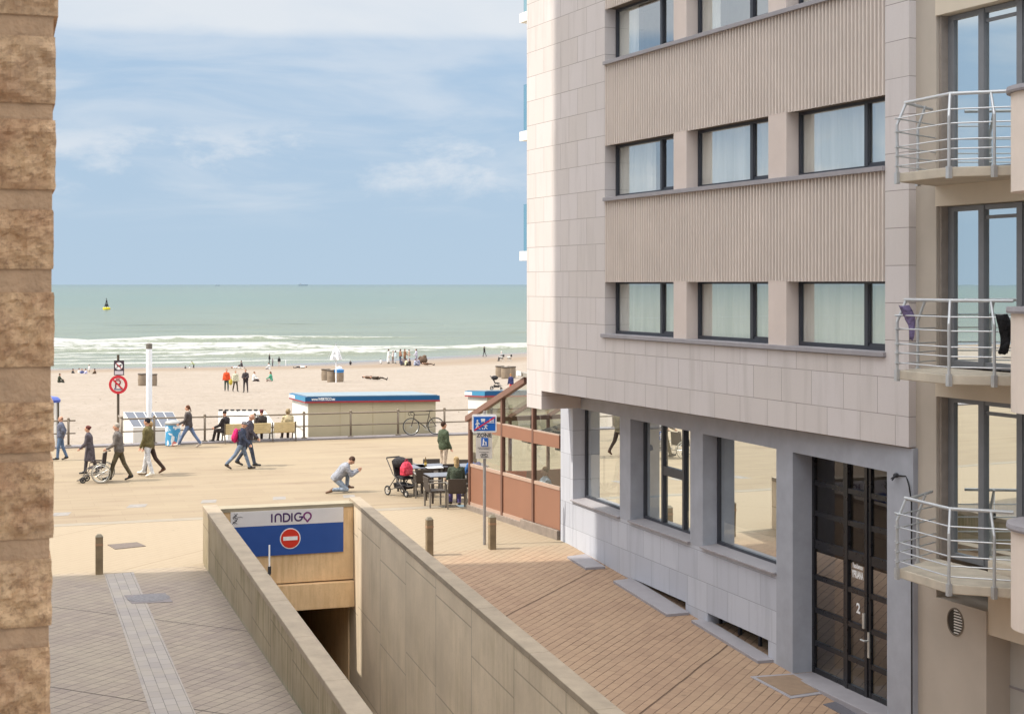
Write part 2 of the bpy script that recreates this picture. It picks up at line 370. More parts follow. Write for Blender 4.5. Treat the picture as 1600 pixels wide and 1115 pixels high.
def sea_mat():
    m, nt, b = newmat('sea_water'); u, v, p = uvn(nt)
    at_ = nt.nodes.new('ShaderNodeAttribute'); at_.attribute_name = 'foam'
    far = rng(nt, v, 200, 900)
    col = mixc(nt, far, lin(107, 111, 87), lin(80, 102, 90))
    col = mixc(nt, rng(nt, v, 1500, 9000), col, lin(60, 89, 92))
    sw = noi(nt, comb(nt, mth(nt, 'MULTIPLY', u, .30), v), .035, 5, .6, .5)
    col = mixc(nt, rng(nt, sw, .42, .62, 0, .55), col, lin(90, 94, 68))
    sw2 = noi(nt, comb(nt, mth(nt, 'MULTIPLY', u, .22), v), .16, 4, .6, .3)
    col = mixc(nt, rng(nt, sw2, .45, .68, 0, .45), col, lin(68, 82, 66))
    fn = noi(nt, comb(nt, mth(nt, 'MULTIPLY', u, .45), v), .85, 5, .7, .4)
    foam = rng(nt, mth(nt, 'ADD', mth(nt, 'MULTIPLY', at_.outputs['Fac'], 1.0), mth(nt, 'MULTIPLY', mth(nt, 'SUBTRACT', fn, .5), 2.2)), .52, .92, 0, .95, True)
    caps = noi(nt, comb(nt, mth(nt, 'MULTIPLY', u, .35), v), .22, 3, .5); caps = rng(nt, caps, .735, .765, 0, .8)
    caps = mth(nt, 'MULTIPLY', caps, rng(nt, v, 330, 600))
    foam = mth(nt, 'MAXIMUM', foam, caps)
    col = mixc(nt, rng(nt, v, 200, 262, .62, 0), col, lin(123, 126, 111))
    col = mixc(nt, foam, col, (.36, .36, .35))
    setin(nt, b.inputs['Base Color'], col)
    setin(nt, b.inputs['Roughness'], rng(nt, foam, 0, 1, .22, .9)); b.inputs['IOR'].default_value = 1.33
    setin(nt, b.inputs['Specular IOR Level'], rng(nt, foam, 0, 1, .32, .05))
    h = mth(nt, 'ADD', noi(nt, comb(nt, mth(nt, 'MULTIPLY', u, .4), v), .55, 4, .6), mth(nt, 'MULTIPLY', noi(nt, comb(nt, mth(nt, 'MULTIPLY', u, .5), v), .09, 4), 2.0))
    setin(nt, b.inputs['Normal'], bump(nt, h, .55, .5)); return m
def concrete(name, c, stain, joints=None, streak=.75):
    """board-marked concrete with run-off streaks; joints = (direction, spacing)"""
    m, nt, b = newmat(name); p = pos(nt); s = nt.nodes.new('ShaderNodeSeparateXYZ'); nt.links.new(p, s.inputs[0])
    along = dot(nt, p, (E2.x, E2.y, 0)); acr = dot(nt, p, (E1.x, E1.y, 0))
    col = mixc(nt, rng(nt, noi(nt, p, .9, 5, .6), .32, .68), mul(c, .86), mul(c, 1.1))
    a2 = mth(nt, 'ADD', along, acr)
    st = noi(nt, comb(nt, mth(nt, 'MULTIPLY', a2, 4.5), mth(nt, 'MULTIPLY', s.outputs[2], .45)), 1.4, 7, .72)
    blot = noi(nt, p, .55, 3)
    k = mth(nt, 'MULTIPLY', rng(nt, st, .45, .58), rng(nt, blot, .38, .60))
    col = mixc(nt, mth(nt, 'MULTIPLY', k, streak), col, stain)
    col = mixc(nt, rng(nt, noi(nt, p, 26, 4), .55, .75, 0, .35), col, mul(c, .72))
    if joints:
        sp = joints; f = mth(nt, 'FRACT', mth(nt, 'DIVIDE', along, sp)); e = mth(nt, 'MINIMUM', f, mth(nt, 'SUBTRACT', 1.0, f))
        j1 = rng(nt, e, .003, .008, 1, 0)
        row = mth(nt, 'FLOOR', mth(nt, 'DIVIDE', along, sp))
        off = mth(nt, 'MULTIPLY', white(nt, comb(nt, row, 1.0)), .5)
        z2 = mth(nt, 'ADD', mth(nt, 'DIVIDE', mth(nt, 'SUBTRACT', s.outputs[2], mth(nt, 'MULTIPLY', along, .03)), 1.7), off)
        f2 = mth(nt, 'FRACT', z2); e2 = mth(nt, 'MINIMUM', f2, mth(nt, 'SUBTRACT', 1.0, f2)); j2 = rng(nt, e2, .004, .010, .8, 0)
        J = mth(nt, 'MAXIMUM', j1, j2); col = mixc(nt, mth(nt, 'MULTIPLY', J, .75), col, mul(c, .4))
        col = mixc(nt, mth(nt, 'MULTIPLY', white(nt, comb(nt, row, mth(nt, 'FLOOR', z2))), .16), col, mul(c, .7))
        setin(nt, b.inputs['Normal'], bump(nt, mth(nt, 'SUBTRACT', mth(nt, 'MULTIPLY', noi(nt, p, 14, 4), .4), J), .35, .012))
    else:
        setin(nt, b.inputs['Normal'], bump(nt, noi(nt, p, 16, 4), .3, .012))
    setin(nt, b.inputs['Base Color'], col); b.inputs['Roughness'].default_value = .88; b.inputs['Specular IOR Level'].default_value = .25; return m

# ------------------------------------------------------------------ ground, beach, sea
LWo, LWi = [Vector((4.11, 32.45)), Vector((3.96, 15.0))], [Vector((4.40, 32.45)), Vector((4.25, 15.0))]     # left parapet, in (u, v)
RWi, RWo = [Vector((7.32, 32.45)), Vector((6.75, 12.0))], [Vector((7.55, 32.45)), Vector((7.06, 12.0))]     # right wall
VP0 = 32.8
def pave_z(v): return -.052*max(0, min(18, VP0-v))
def ground():
    g = MB(); g.add([E(-120, 39.6), E(120, 39.6), E(120, 58.4), E(-120, 58.4), E(-120, 58.4, -2), E(120, 58.4, -2)], [(0, 1, 2, 3), (3, 2, 5, 4)])
    struct('promenade', g, promenade_mat())
    k = MB(); k.ebox(-90, 11.7, 39.2, 39.6, -.3, .004); struct('kerb_strip', k, mat('kerb_stone', lin(140, 130, 115), .85, .1, 3))
    k = MB(); k.ebox(-120, 120, 57.75, 58.4, -.2, .06); struct('promenade_edge', k, mat('edge_stone', lin(129, 123, 124), .85, .1, 3))
    f = MB(); f.add([E(-90, VP0), E(60, VP0), E(60, 39.2), E(-90, 39.2)], [(0, 1, 2, 3)]); struct('forecourt', f, M_FORE)
    s = MB(); s.add([E(-40, -20), E(3.9, -20), E(3.93, 15), E(4.1, VP0), E(-40, VP0)], [(0, 1, 2, 3, 4)]); struct('street', s, M_STREET)
    r = MB(); vs = []
    N = 14
    for i in range(N+1):
        v = VP0-(VP0+8)*i/N; z = pave_z(v); a = 7.5-(VP0-v)*.024; vs += [E(a, v, z), E(40, v, z)]
    for i in range(N): r.f.append((2*i, 2*i+2, 2*i+3, 2*i+1))
    r.v = [tuple(p) for p in vs]; struct('pavement', r, M_PAVE)
    q = MB(); q.add([E(3.8, 46, -3.2), E(7.6, 46, -3.2), E(7.6, 33, -3.2), E(3.8, 33, -3.2), E(7.3, 11, -.02), E(3.9, 11, -.02), E(7.3, -8, -.02), E(3.9, -8, -.02)],
                    [(0, 1, 2, 3), (3, 2, 4, 5), (5, 4, 6, 7)])
    struct('ramp', q, concrete('ramp_concrete', lin(150, 140, 130), lin(110, 100, 90)))
    # stone strip with its manhole, gratings and the painted marks
    st = MB(); a0, a1, b0, b1 = at(163, 897), at(208.5, 893.5), at(235.5, 1115), at(306, 1115)
    ex = lambda p, q2: q2+(q2-p)*.8
    st.add([Vector(p)+Vector((0, 0, .004)) for p in (a0, ex(a0, b0), ex(a1, b1), a1)], [(0, 1, 2, 3)]); struct('stone_strip', st, strip_mat())
    wd = MB()
    for x, y, w in ((95, 803, 34), (214, 790, 36), (326, 783, 30), (436, 778, 26), (545, 775, 24)):
        c = at(x, y); u, v = uv_of(c.x, c.y); L = w*c.y/F/2
        wd.add([E(u-L, v-.32, .004), E(u+L*.6, v-.3, .004), E(u+L, v+.28, .004), E(u-L*.5, v+.3, .004)], [(0, 1, 2, 3)])
    struct('painted_marking', wd, mat('faded_blue_paint', lin(136, 130, 124), .85, .2, 5))
    # beach
    b = MB(); nu, nv = 90, 110
    for j in range(nv+1):
        v = 58.3+(290-58.3)*(j/nv)**1.3
        for i in range(nu+1):
            u = -95+300*i/nu; p = E(u, v)
            z = sand_z(p.x, p.y)+(mnoise.noise((u*.25, v*.25, 1))*.10+mnoise.noise((u*.9, v*.9, 5))*.03)*max(0, min(1, (175-v)/40))
            b.v.append((p.x, p.y, z))
    for j in range(nv):
        for i in range(nu):
            a = j*(nu+1)+i; b.f.append((a, a+1, a+nu+2, a+nu+1))
    fv = len(b.v)
    for u, v, z in ((-900, 58.3, -1), (900, 58.3, -1), (900, 290, -7), (-900, 290, -7)): b.v.append(tuple(E(u, v, z-.15)))
    b.f.append((fv, fv+1, fv+2, fv+3))
    struct('beach', b, sand_mat(), smooth=True)
    # sea: a modelled surf zone, then sheets out to the horizon
    rnd = random.Random(3); waves = []
    for v0, n, h, fw in ((198, 3, .06, 1.0), (206, 3, .08, 1.2), (214, 4, .16, 1.8), (223, 3, .22, 2.2), (233, 4, .35, 3.0), (246, 4, .45, 3.6), (260, 4, .6, 5.0), (278, 4, .75, 5.5), (300, 3, .85, 4), (325, 2, .7, 2.5)):
        for k in range(n): waves.append((v0+rnd.uniform(-4, 4), rnd.uniform(-25, 165), rnd.uniform(12, 40), h*rnd.uniform(.6, 1.1), fw*rnd.uniform(.5, 1.1), rnd.uniform(-.09, .12)))
    s = MB(); fo = []; nu, nv = 210, 230
    for j in range(nv+1):
        v = 172+(420-172)*(j/nv)**1.15
        for i in range(nu+1):
            u = -30+230*i/nu; z = -5.0; fm = 0.0
            z += mnoise.noise((u*.05, v*.2, 2))*.13*min(1, max(0, (v-195)/50))
            for v0, uc, uh, h, fw, sl in waves:
                if abs(u-uc) > uh or abs(v-v0) > 24: continue
                t = 1-((u-uc)/uh)**2; d = v-(v0+sl*(u-uc)+1.6*math.sin(u*.16+v0))
                z += h*t*math.exp(-(d/2.0)**2 if d < 0 else -(d/4.5)**2)
                if -fw*t < d < .9: fm = max(fm, (min(1, t*1.6))*(1-.55*max(0, -d)/max(.5, fw*t)))
            s.v.append(tuple(E(u, v, z))); fo.append(fm)
    for j in range(nv):
        for i in range(nu):
            a = j*(nu+1)+i; s.f.append((a, a+1, a+nu+2, a+nu+1))
    n0 = len(s.v); pts = [(-30000, 172, -5.2), (30000, 172, -5.2), (30000, 419, -5.2), (-30000, 419, -5.2), (-30000, 419, -5.0), (30000, 419, -5.0), (30000, 2500, -5), (-30000, 2500, -5), (50000, 45000, -5), (-50000, 45000, -5)]
    s.v += [tuple(E(*q)) for q in pts]; fo += [0]*len(pts)
    s.f += [(n0, n0+1, n0+2, n0+3), (n0+4, n0+5, n0+6, n0+7), (n0+7, n0+6, n0+8, n0+9)]
    o = struct('sea', s, sea_mat(), smooth=True)
    a = o.data.attributes.new('foam', 'FLOAT', 'POINT'); a.data.foreach_set('value', fo)
ground()

# ------------------------------------------------------------------ ramp walls
def wall_line(name, out, inn, z_far, slope, zb, m, label, far_ext, cap_m):
    """parapet between two (u, v) lines; its top falls towards the street"""
    t = thing(name, label, 'wall', E((out[0].x+inn[0].x)/2, 24, 0))
    def ringpts(v, z, extra=0.0):
        f = (out[0].y-v)/(out[0].y-out[1].y)
        uo = out[0].x+(out[1].x-out[0].x)*f; ui = inn[0].x+(inn[1].x-inn[0].x)*f
        sg = 1 if uo > ui else -1
        return uo+sg*extra, ui-sg*extra
    v0, v1 = out[0].y+far_ext, out[1].y
    body, cap = MB(), MB(); N = 8
    for i in range(N):
        a, c = v0+(v1-v0)*i/N, v0+(v1-v0)*(i+1)/N
        for mb, dz0, dz1, ex in ((body, None, -.10, 0), (cap, -.10, 0, .012)):
            oa, ia = ringpts(a, 0, ex); oc, ic = ringpts(c-(0 if mb is body else -.006), 0, ex)
            ta, tc = z_far-slope*(v0-a), z_far-slope*(v0-c)
            ba, bc = (zb, zb) if dz0 is None else (ta+dz0, tc+dz0)
            cc = c if mb is body else c+.006
            mb.hexa([E(oa, a, ba), E(ia, a, ba), E(ic, cc, bc), E(oc, cc, bc), E(oa, a, ta+dz1), E(ia, a, ta+dz1), E(ic, cc, tc+dz1), E(oc, cc, tc+dz1)])
    body.build('wall_body', m, t); cap.build('coping', cap_m, t, bevel=.012)
    return t
M_CON_L = concrete('parapet_concrete', lin(162, 148, 125), lin(103, 95, 55), 2.0)
M_CON_R = concrete('retaining_concrete', lin(217, 200, 177), lin(153, 139, 91), 2.3, .24)
M_COP = mat('coping_concrete', lin(155, 141, 123), .88, .16, 2.6, bmp=.5, bscale=22)
wall_line('parapet_wall', LWo, LWi, 1.24, .030, -4, M_CON_L, 'low stained concrete parapet on the left of the garage ramp', .68, M_COP)
wall_line('retaining_wall', RWo, RWi, 1.27, .030, -4, M_CON_R, 'tall jointed concrete wall on the right of the garage ramp', .68, M_COP)
def portal():
    t = thing('ramp_portal', 'ochre concrete front above the garage entrance at the end of the ramp', 'wall', E(5.8, 32.6, 0))
    M_P = concrete('portal_concrete', lin(225, 193, 151), lin(181, 142, 95), None, .45)
    b = MB(); b.ebox(4.40, 7.32, 32.68, 33.11, -.46, 1.125); b.build('wall_body', M_P, t)
    b = MB(); b.ebox(4.402, 7.318, 32.66, 33.13, 1.126, 1.205); b.build('coping', mat('sandy_coping', lin(150, 140, 120), .85, .1, 3), t)
    b = MB(); b.ebox(4.40, 7.32, 32.55, 33.13, -1.05, -.49); b.build('lintel', M_P, t, bevel=.01)
    b = MB(); b.ebox(3.9, 4.36, 33.2, 46, -4, -.05); b.ebox(7.32, 7.8, 33.2, 46, -4, -.05); b.ebox(4.40, 7.32, 45.6, 46, -4, -.05); b.build('garage_wall', M_P, t)
    b = MB(); b.ebox(4.40, 7.32, 33.2, 46, -1.0, -.3); b.build('garage_ceiling', M_P, t)
    b = MB(); b.ebox(5.35, 5.42, 34.5, 34.6, -3.2, -1.0); b.ebox(5.75, 5.82, 34.5, 34.6, -3.2, -1.0); b.ebox(5.42, 5.75, 34.52, 34.58, -3.2, -1.0); b.build('door', mat('dark_steel', (.03, .03, .035), .5), t)
    # the sign board
    s = thing('entrance_sign', 'white and blue car park sign with a no entry roundel above the garage entrance', 'sign', E(5.8, 32.3, 0))
    P = lambda u, z, d: E(u+.06, 32.665-d, z-.045)
    u0, u1, z0, z1, zm = 4.58, 7.03, .20, 1.17, .85
    bl = MB(); bl.extr([P(u0, z0, 0), P(u1, z0, 0), P(u1, zm, 0), P(u0, zm, 0)], P(0, 0, .025)-P(0, 0, 0)); bl.build('blue_panel', mat('sign_blue', lin(40, 78, 150), .45, .06, 2), s)
    wh = MB(); wh.extr([P(u0, zm, 0), P(u1, zm, 0), P(u1, z1, 0), P(u0, z1, 0)], P(0, 0, .027)-P(0, 0, 0)); wh.build('white_panel', mat('sign_white', lin(218, 214, 214), .5, .04, 2), s)
    def disc(c, r, d, n=28): return [P(c[0]+r*math.cos(2*math.pi*i/n), c[1]+r*math.sin(2*math.pi*i/n), d) for i in range(n)]
    th = P(0, 0, .006)-P(0, 0, 0); c = (5.86, .55)
    MB().extr(disc(c, .225, .025), th).build('roundel_edge', mat('white_enamel', (.8, .8, .8), .4), s)
    MB().extr(disc(c, .205, .031), th).build('roundel', mat('red_enamel', lin(206, 52, 34), .4, .05), s)
    MB().extr([P(c[0]-.155, c[1]-.038, .037), P(c[0]+.155, c[1]-.038, .037), P(c[0]+.155, c[1]+.044, .037), P(c[0]-.155, c[1]+.044, .037)], th).build('bar', mat('white_enamel', (.8, .8, .8), .4), s)
    # letters I n D I G O with a pin-shaped O
    L = MB(); zb, h, w = zm+.075, .165, .034
    def stroke(pts, ww=w, closed=False):
        n = len(pts)
        for i in range(n if closed else n-1):
            a, b2 = Vector(pts[i]), Vector(pts[(i+1) % n]); d = (b2-a); d.normalize(); q = Vector((-d.y, d.x))*ww/2; e = d*ww*.25
            pp = [a-q-e, b2-q+e, b2+q+e, a+q-e]; L.extr([P(p.x, p.y, .028+.0001*(i % 3)) for p in pp], P(0, 0, .004)-P(0, 0, 0))
    def arc(cx, cz, r, a0, a1, n=10): return [(cx+r*math.cos(math.radians(a0+(a1-a0)*i/n)), cz+r*math.sin(math.radians(a0+(a1-a0)*i/n))) for i in range(n+1)]
    x = 5.46
    stroke([(x, zb), (x, zb+h)])
    x += .075; r = .062; stroke([(x, zb)]+arc(x+r, zb+h-r, r, 180, 0)+[(x+2*r, zb)])
    x += .18; stroke([(x, zb), (x, zb+h), (x+.05, zb+h)]+arc(x+.05, zb+h/2, h/2, 90, -90)+[(x, zb)])
    x += .18; stroke([(x, zb), (x, zb+h)])
    x += .145; stroke(arc(x, zb+h/2, h/2, 50, 345, 14)+[(x+.085, zb+h/2), (x+.02, zb+h/2)])
    L.build('lettering', mat('purple_paint', lin(72, 40, 92), .5), s)
    L = MB(); x += .195; stroke(arc(x, zb+h/2+.008, .078, -60, 240, 18)+[(x, zb-.03)], w, True); L.build('lettering', mat('magenta_paint', lin(120, 44, 110), .5), s)
    g = MB(); rn = random.Random(5); L = g
    for k in range(3):
        pts = [(4.66+.05*math.sin(i*1.9+k)+.012*k, 1.13-.035*i+.01*math.cos(i*2.3)) for i in range(7)]
        stroke(pts, .008)
    stroke([(4.72, 1.06), (4.79, 1.065), (4.84, 1.05)], .007)
    g.build('scribble', mat('black_ink', (.04, .04, .045), .5), s)
    # slim white marker rod by the parapet
    r = thing('marker_rod', 'thin white rod on a bracket rising beside the parapet of the ramp', 'rod', E(4.45, 27.2, .2))
    q = atY(421, 851, 26.1); a = atY(421, 886, 26.1)
    MB().tube([a, q], .014, 8).build('rod', mat('white_enamel', (.8, .8, .8), .4), r)
    uu, vv = uv_of(a.x, a.y)
    zt = 1.27-.03*(32.8-vv)
    MB().tube([a+Vector((0, 0, .02)), a+Vector((0, 0, -.1)), E(4.35, vv, a.z-.14)], .03, 8).build('bracket', mat('dark_steel', (.03, .03, .035), .5), r)
portal()
# ------------------------------------------------------------------ the apartment building on the right
UP = Fr((.34, 34.7), (.4012, -.9160))        # upper floors
GR = Fr((1.14, 35.55), (.334, -.943))        # ground floor, set back under them
KU, KG = 15.53, 13.74                        # z = 6 - K * slope of a facade line in the photograph
def cladding_mat(name, fr, c1, c2, joint, bw, bh, u0, z0, off=.5):
    m, nt, b = newmat(name); p = pos(nt); s = nt.nodes.new('ShaderNodeSeparateXYZ'); nt.links.new(p, s.inputs[0])
    u = mth(nt, 'SUBTRACT', dot(nt, p, (fr.d.x, fr.d.y, 0)), fr.o.dot(fr.d)+u0)
    br = nt.nodes.new('ShaderNodeTexBrick'); setin(nt, br.inputs['Vector'], comb(nt, u, mth(nt, 'SUBTRACT', s.outputs[2], z0)))
    br.offset = off
    for k, val in (('Scale', 1.0), ('Brick Width', bw), ('Row Height', bh), ('Mortar Size', .0055), ('Mortar Smooth', .15), ('Bias', 0.0)): br.inputs[k].default_value = val
    setin(nt, br.inputs['Color1'], c1); setin(nt, br.inputs['Color2'], c2); setin(nt, br.inputs['Mortar'], joint)
    col = mixc(nt, rng(nt, noi(nt, p, .8, 5, .6), .35, .7, 0, .30), br.outputs[0], mul(c1, .86))
    str_ = noi(nt, comb(nt, mth(nt, 'MULTIPLY', u, 3.0), mth(nt, 'MULTIPLY', s.outputs[2], .3)), 1.2, 4, .6)
    col = mixc(nt, rng(nt, str_, .50, .70, 0, .5), col, mul(c2, .78))
    col = mixc(nt, rng(nt, noi(nt, p, 40, 3), .3, .8, 0, .14), col, mul(c2, .7))
    setin(nt, b.inputs['Base Color'], col); b.inputs['Roughness'].default_value = .72; b.inputs['Specular IOR Level'].default_value = .3
    setin(nt, b.inputs['Normal'], bump(nt, mth(nt, 'MULTIPLY', br.outputs['Fac'], -1.0), .5, .008)); return m
M_TILE = cladding_mat('stone_cladding', UP, lin(208, 201, 200), lin(202, 194, 190), lin(131, 120, 117), .855, .5546, UP.u(1399), 4.059)
M_TILE2 = cladding_mat('stone_cladding_wide', UP, lin(208, 201, 200), lin(202, 194, 190), lin(131, 120, 117), 6.0, .5546, UP.u(1399)+2.0, 4.059, 0.0)
M_BLUE = cladding_mat('bluestone', GR, lin(190, 193, 202), lin(177, 180, 190), lin(134, 136, 146), .82, .56, GR.u(1005), .96)
M_BSM = mat('bluestone_plain', lin(159, 162, 171), .7, .10, 2.5)
M_SILL = mat('sill_stone', lin(150, 146, 150), .6, .08, 5)
M_FRAME = mat('anthracite_frame', lin(58, 60, 68), .4, .06)
M_RIB = mat('fluted_concrete', lin(213, 201, 192), .75, .05, 1.2)
M_RIBBK = mat('fluted_groove', lin(96, 86, 78), .85, .06, 1.2)
G_UP, G_GR, G_DOOR, G_NB = glass('window_glass', .46, (.95, .97, .97), 0, (.97, .98, .97)), glass('shop_glass', .78), glass('door_glass', .075, (.8, .78, .85)), glass('balcony_door_glass', .80)
def curtain_mat():
    m, nt, b = newmat('net_curtain'); p = pos(nt)
    c = mixc(nt, rng(nt, noi(nt, vmul(nt, p, (2.0, 2.0, .12)), 2.6, 4), .35, .65), lin(244, 243, 236), lin(222, 222, 212))
    setin(nt, b.inputs['Base Color'], c); b.inputs['Roughness'].default_value = .9; return m
M_CURT = curtain_mat()
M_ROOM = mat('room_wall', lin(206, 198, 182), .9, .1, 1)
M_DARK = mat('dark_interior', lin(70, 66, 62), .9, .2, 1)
PH = 2.787
def apartment():
    b = thing('apartment_building', 'pale stone apartment block with fluted bands, long windows and a bluestone ground floor', 'building', UP.P(6.8, -1.5, 0))
    uA, uB = UP.u(945), UP.u(1383, -.0); uE = UP.u(1420)
    TOP = 17.8
    # upper core and cladding
    core = MB(); core.fbox(UP, .3, uE-.05, -9, -.9, 3.7, TOP); core.build('core', mat('inner_wall', lin(150, 140, 130), .9), b)
    c = MB()
    c.fbox(UP, 0, uA, -.9, 0, 3.613, TOP); c.fbox(UP, uA, uE, -.9, 0, 3.613, 4.614)
    c.build('cladding', M_TILE, b)
    c = MB(); c.fbox(UP, uA, uB, -.9, 0, 4.6142, 4.90); c.build('cladding', M_TILE, b)
    c = MB(); c.fbox(UP, uB, uE, -.9, 0, 4.6142, TOP); c.build('cladding', M_TILE2, b)
    soff = MB(); soff.add([UP.P(0, -.02, 3.60), UP.P(uE, -.02, 3.60), UP.P(uE, -9, 3.60), UP.P(0, -9, 3.60)], [(0, 1, 2, 3)]); soff.build('soffit', mat('soffit_plaster', lin(196, 164, 126), .8), b)
    ub = UP.u(846)
    beam = MB(); beam.fbox(UP, 0, ub, -4.0, 0, 3.20, 3.612); beam.build('corner_beam', M_TILE, b)
    # rows: spandrel, sill, three windows
    cols = [(945, 966, 1052), (1072, 1093, 1200), (1228, 1249, 1383)]; mull = [1034, 1175, 1354]
    rib_pitch = .095
    for r in range(4):
        z0, z1 = 4.985+PH*r, 6.055+PH*r*1.0025
        zs = 7.70+PH*r
        sp = MB()
        sp.fbox(UP, uA, uB, -.9, -.043, z1+.0, zs); sp.build('spandrel', M_RIBBK, b)
        ribs = MB(); n = int((uB-uA-.02)/rib_pitch); w = (uB-uA-.01)/n
        for i in range(n):
            a = uA+.005+i*w
            P = UP.P
            ribs.add([P(a+.004, -.045, z1-.012), P(a+.016, .0, z1-.012), P(a+.044, .0, z1-.012), P(a+.056, -.045, z1-.012), P(a+.004, -.045, zs), P(a+.016, .0, zs), P(a+.044, .0, zs), P(a+.056, -.045, zs)],
                     [(0, 1, 5, 4), (1, 2, 6, 5), (2, 3, 7, 6), (3, 0, 4, 7), (3, 2, 1, 0), (4, 5, 6, 7)])
        ribs.build('fluted_panel', M_RIB, b)
        sl = MB(); sl.fbox(UP, uA-(.10 if r == 0 else .0), uB+(.02 if r == 0 else -.003), -.30, .055, z0-.075, z0); sl.build('sill', M_SILL, b, bevel=.006)
        for k in (0, 1):
            pr = MB(); pr.fbox(UP, UP.u(cols[k][2]), UP.u(cols[k+1][0]), -.88, -.006, z0+.001, z1-.001); pr.build('pier', mat('pier_stone', lin(210, 196, 188), .75, .06, 1.5), b)
        rv = MB(); rv.fbox(UP, uA, uB, -.88, -.25, z0-.07, z0+.0); rv.build('reveal', M_SILL, b)
        for k in range(3):
            a, e = UP.u(cols[k][0]), UP.u(cols[k][2]); t = .05
            if k == 2: e = uB
            mu = UP.u(mull[k], -.25)
            n0, n1 = -.31, -.25
            f = MB(); f.fbox(UP, a, a+t, n0, n1, z0, z1); f.fbox(UP, e-t, e, n0, n1, z0, z1); f.fbox(UP, a+t, e-t, n0, n1, z0, z0+t*1.3); f.fbox(UP, a+t, e-t, n0, n1, z1-t, z1)
            f.fbox(UP, mu-.042, mu+.042, n0, n1+.012, z0+t*1.3, z1-t)
            f.fbox(UP, mu+.042, e-t, n0, n1-.012, z0+t*1.3, z0+t*2.1)
            w_ = f.build('window', M_FRAME, b)
            g = MB(); g.add([UP.P(a+t, -.285, z0+t), UP.P(e-t, -.285, z0+t), UP.P(e-t, -.285, z1-t), UP.P(a+t, -.285, z1-t)], [(0, 1, 2, 3)]); g.build('pane', G_UP, w_)
            cu = MB(); nn = 40; rn = random.Random(r*7+k); x0 = a-.3; x1 = e+.2; lo, hi = 0.0, 1.0
            if (r, k) == (0, 1): lo = .12
            if (r, k) == (1, 0): hi = .55
            if r >= 2: hi = .34 if k == 0 else .3
            if lo < hi:
                pts = [(x0+(x1-x0)*(lo+(hi-lo)*i/nn), -.335+.018*math.sin(i*1.7+k)+rn.uniform(-.008, .008)) for i in range(nn+1)]
                for i in range(nn):
                    cu.add([UP.P(pts[i][0], pts[i][1], z0-.2), UP.P(pts[i+1][0], pts[i+1][1], z0-.2), UP.P(pts[i+1][0], pts[i+1][1], z1+.1), UP.P(pts[i][0], pts[i][1], z1+.1)], [(0, 1, 2, 3)])
                cu.build('curtain', M_CURT, w_)
    # sea side balconies that show past the corner
    for k in range(4):
        zt = 6.62+PH*k if k else 6.62
        zt = H+(444-[392, 203, 16, -170][k])/F*35.6
        sb = MB(); o = UP.P(0, -.42, 0); W = UP.n; D = UP.d
        def Q(n, e, z): p = UP.o+UP.n*(-n)-UP.d*e; return (p.x, p.y, z)
        sb.hexa([Q(.42, .0, zt-.22), Q(7, .0, zt-.22), Q(7, 1.36, zt-.22), Q(.42, 1.36, zt-.22), Q(.42, 0, zt), Q(7, 0, zt), Q(7, 1.36, zt), Q(.42, 1.36, zt)])
        s_ = sb.build('balcony_slab', mat('white_render', lin(235, 232, 226), .7, .04), b)
        gl = MB(); gl.hexa([Q(.50, .02, zt), Q(.515, .02, zt), Q(.515, 1.30, zt), Q(.50, 1.30, zt), Q(.50, .02, zt+1.12), Q(.515, .02, zt+1.12), Q(.515, 1.30, zt+1.12), Q(.50, 1.30, zt+1.12)]); gl.build('glass_panel', glass('balustrade_glass', .18, (.75, .92, .95), 0, (.72, .87, .88)), s_)
    # ground floor -------------------------------------------------
    uR = GR.u(1427); zh = 3.183; g = MB()
    ops = [(GR.u(895), GR.u(968.5), 1.075), (GR.u(985), GR.u(1078.5), 1.075), (GR.u(1098), GR.u(1213), 1.075), (GR.u(1238.5), GR.u(1386), -1.2)]
    u_prev = -.0
    bs = [(GR.u(991), GR.u(1071)), (GR.u(1105), GR.u(1200))]
    g.fbox(GR, 0, uR, -.45, 0, zh, 3.598)
    for (a, e, zs) in ops:
        piers = MB(); piers.fbox(GR, u_prev, a, -.45, 0, -1.6 if u_prev < .01 or a > GR.u(1230) else 1.03, zh); piers.build('pier', M_BLUE if u_prev < .01 else M_BSM, b); u_prev = e
    piers = MB(); piers.fbox(GR, u_prev, uR, -.45, 0, -1.6, zh)
    piers.build('pier', M_BSM, b); g.build('fascia', M_BSM, b)
    # wall under the windows with two basement openings
    w = MB(); us = GR.u(895); ue = ops[3][0]-.0; ue2 = ue-.22
    zt = 1.03
    z_ = lambda u: pave_z(uv_of(*GR.P(u, 0, 0)[:2])[1])
    ue3 = GR.u(1213)+.0
    w.fbox(GR, us, bs[0][0], -.45, -.004, -1.6, zt); w.fbox(GR, bs[0][1], bs[1][0], -.45, -.004, -1.6, zt); w.fbox(GR, bs[1][1], ue3, -.45, -.004, -1.6, zt)
    bz = []
    for (a, e), tops in zip(bs, ((905, 939), (956, 1000))):
        za = GR.uz(991 if a == bs[0][0] else 1105, tops[0])[1]; ze = GR.uz(1071 if a == bs[0][0] else 1200, tops[1])[1]
        zz = (za+ze)/2; bz.append(zz); w.fbox(GR, a, e, -.45, -.004, zz, zt)
    w.build('wall', M_BLUE, b)
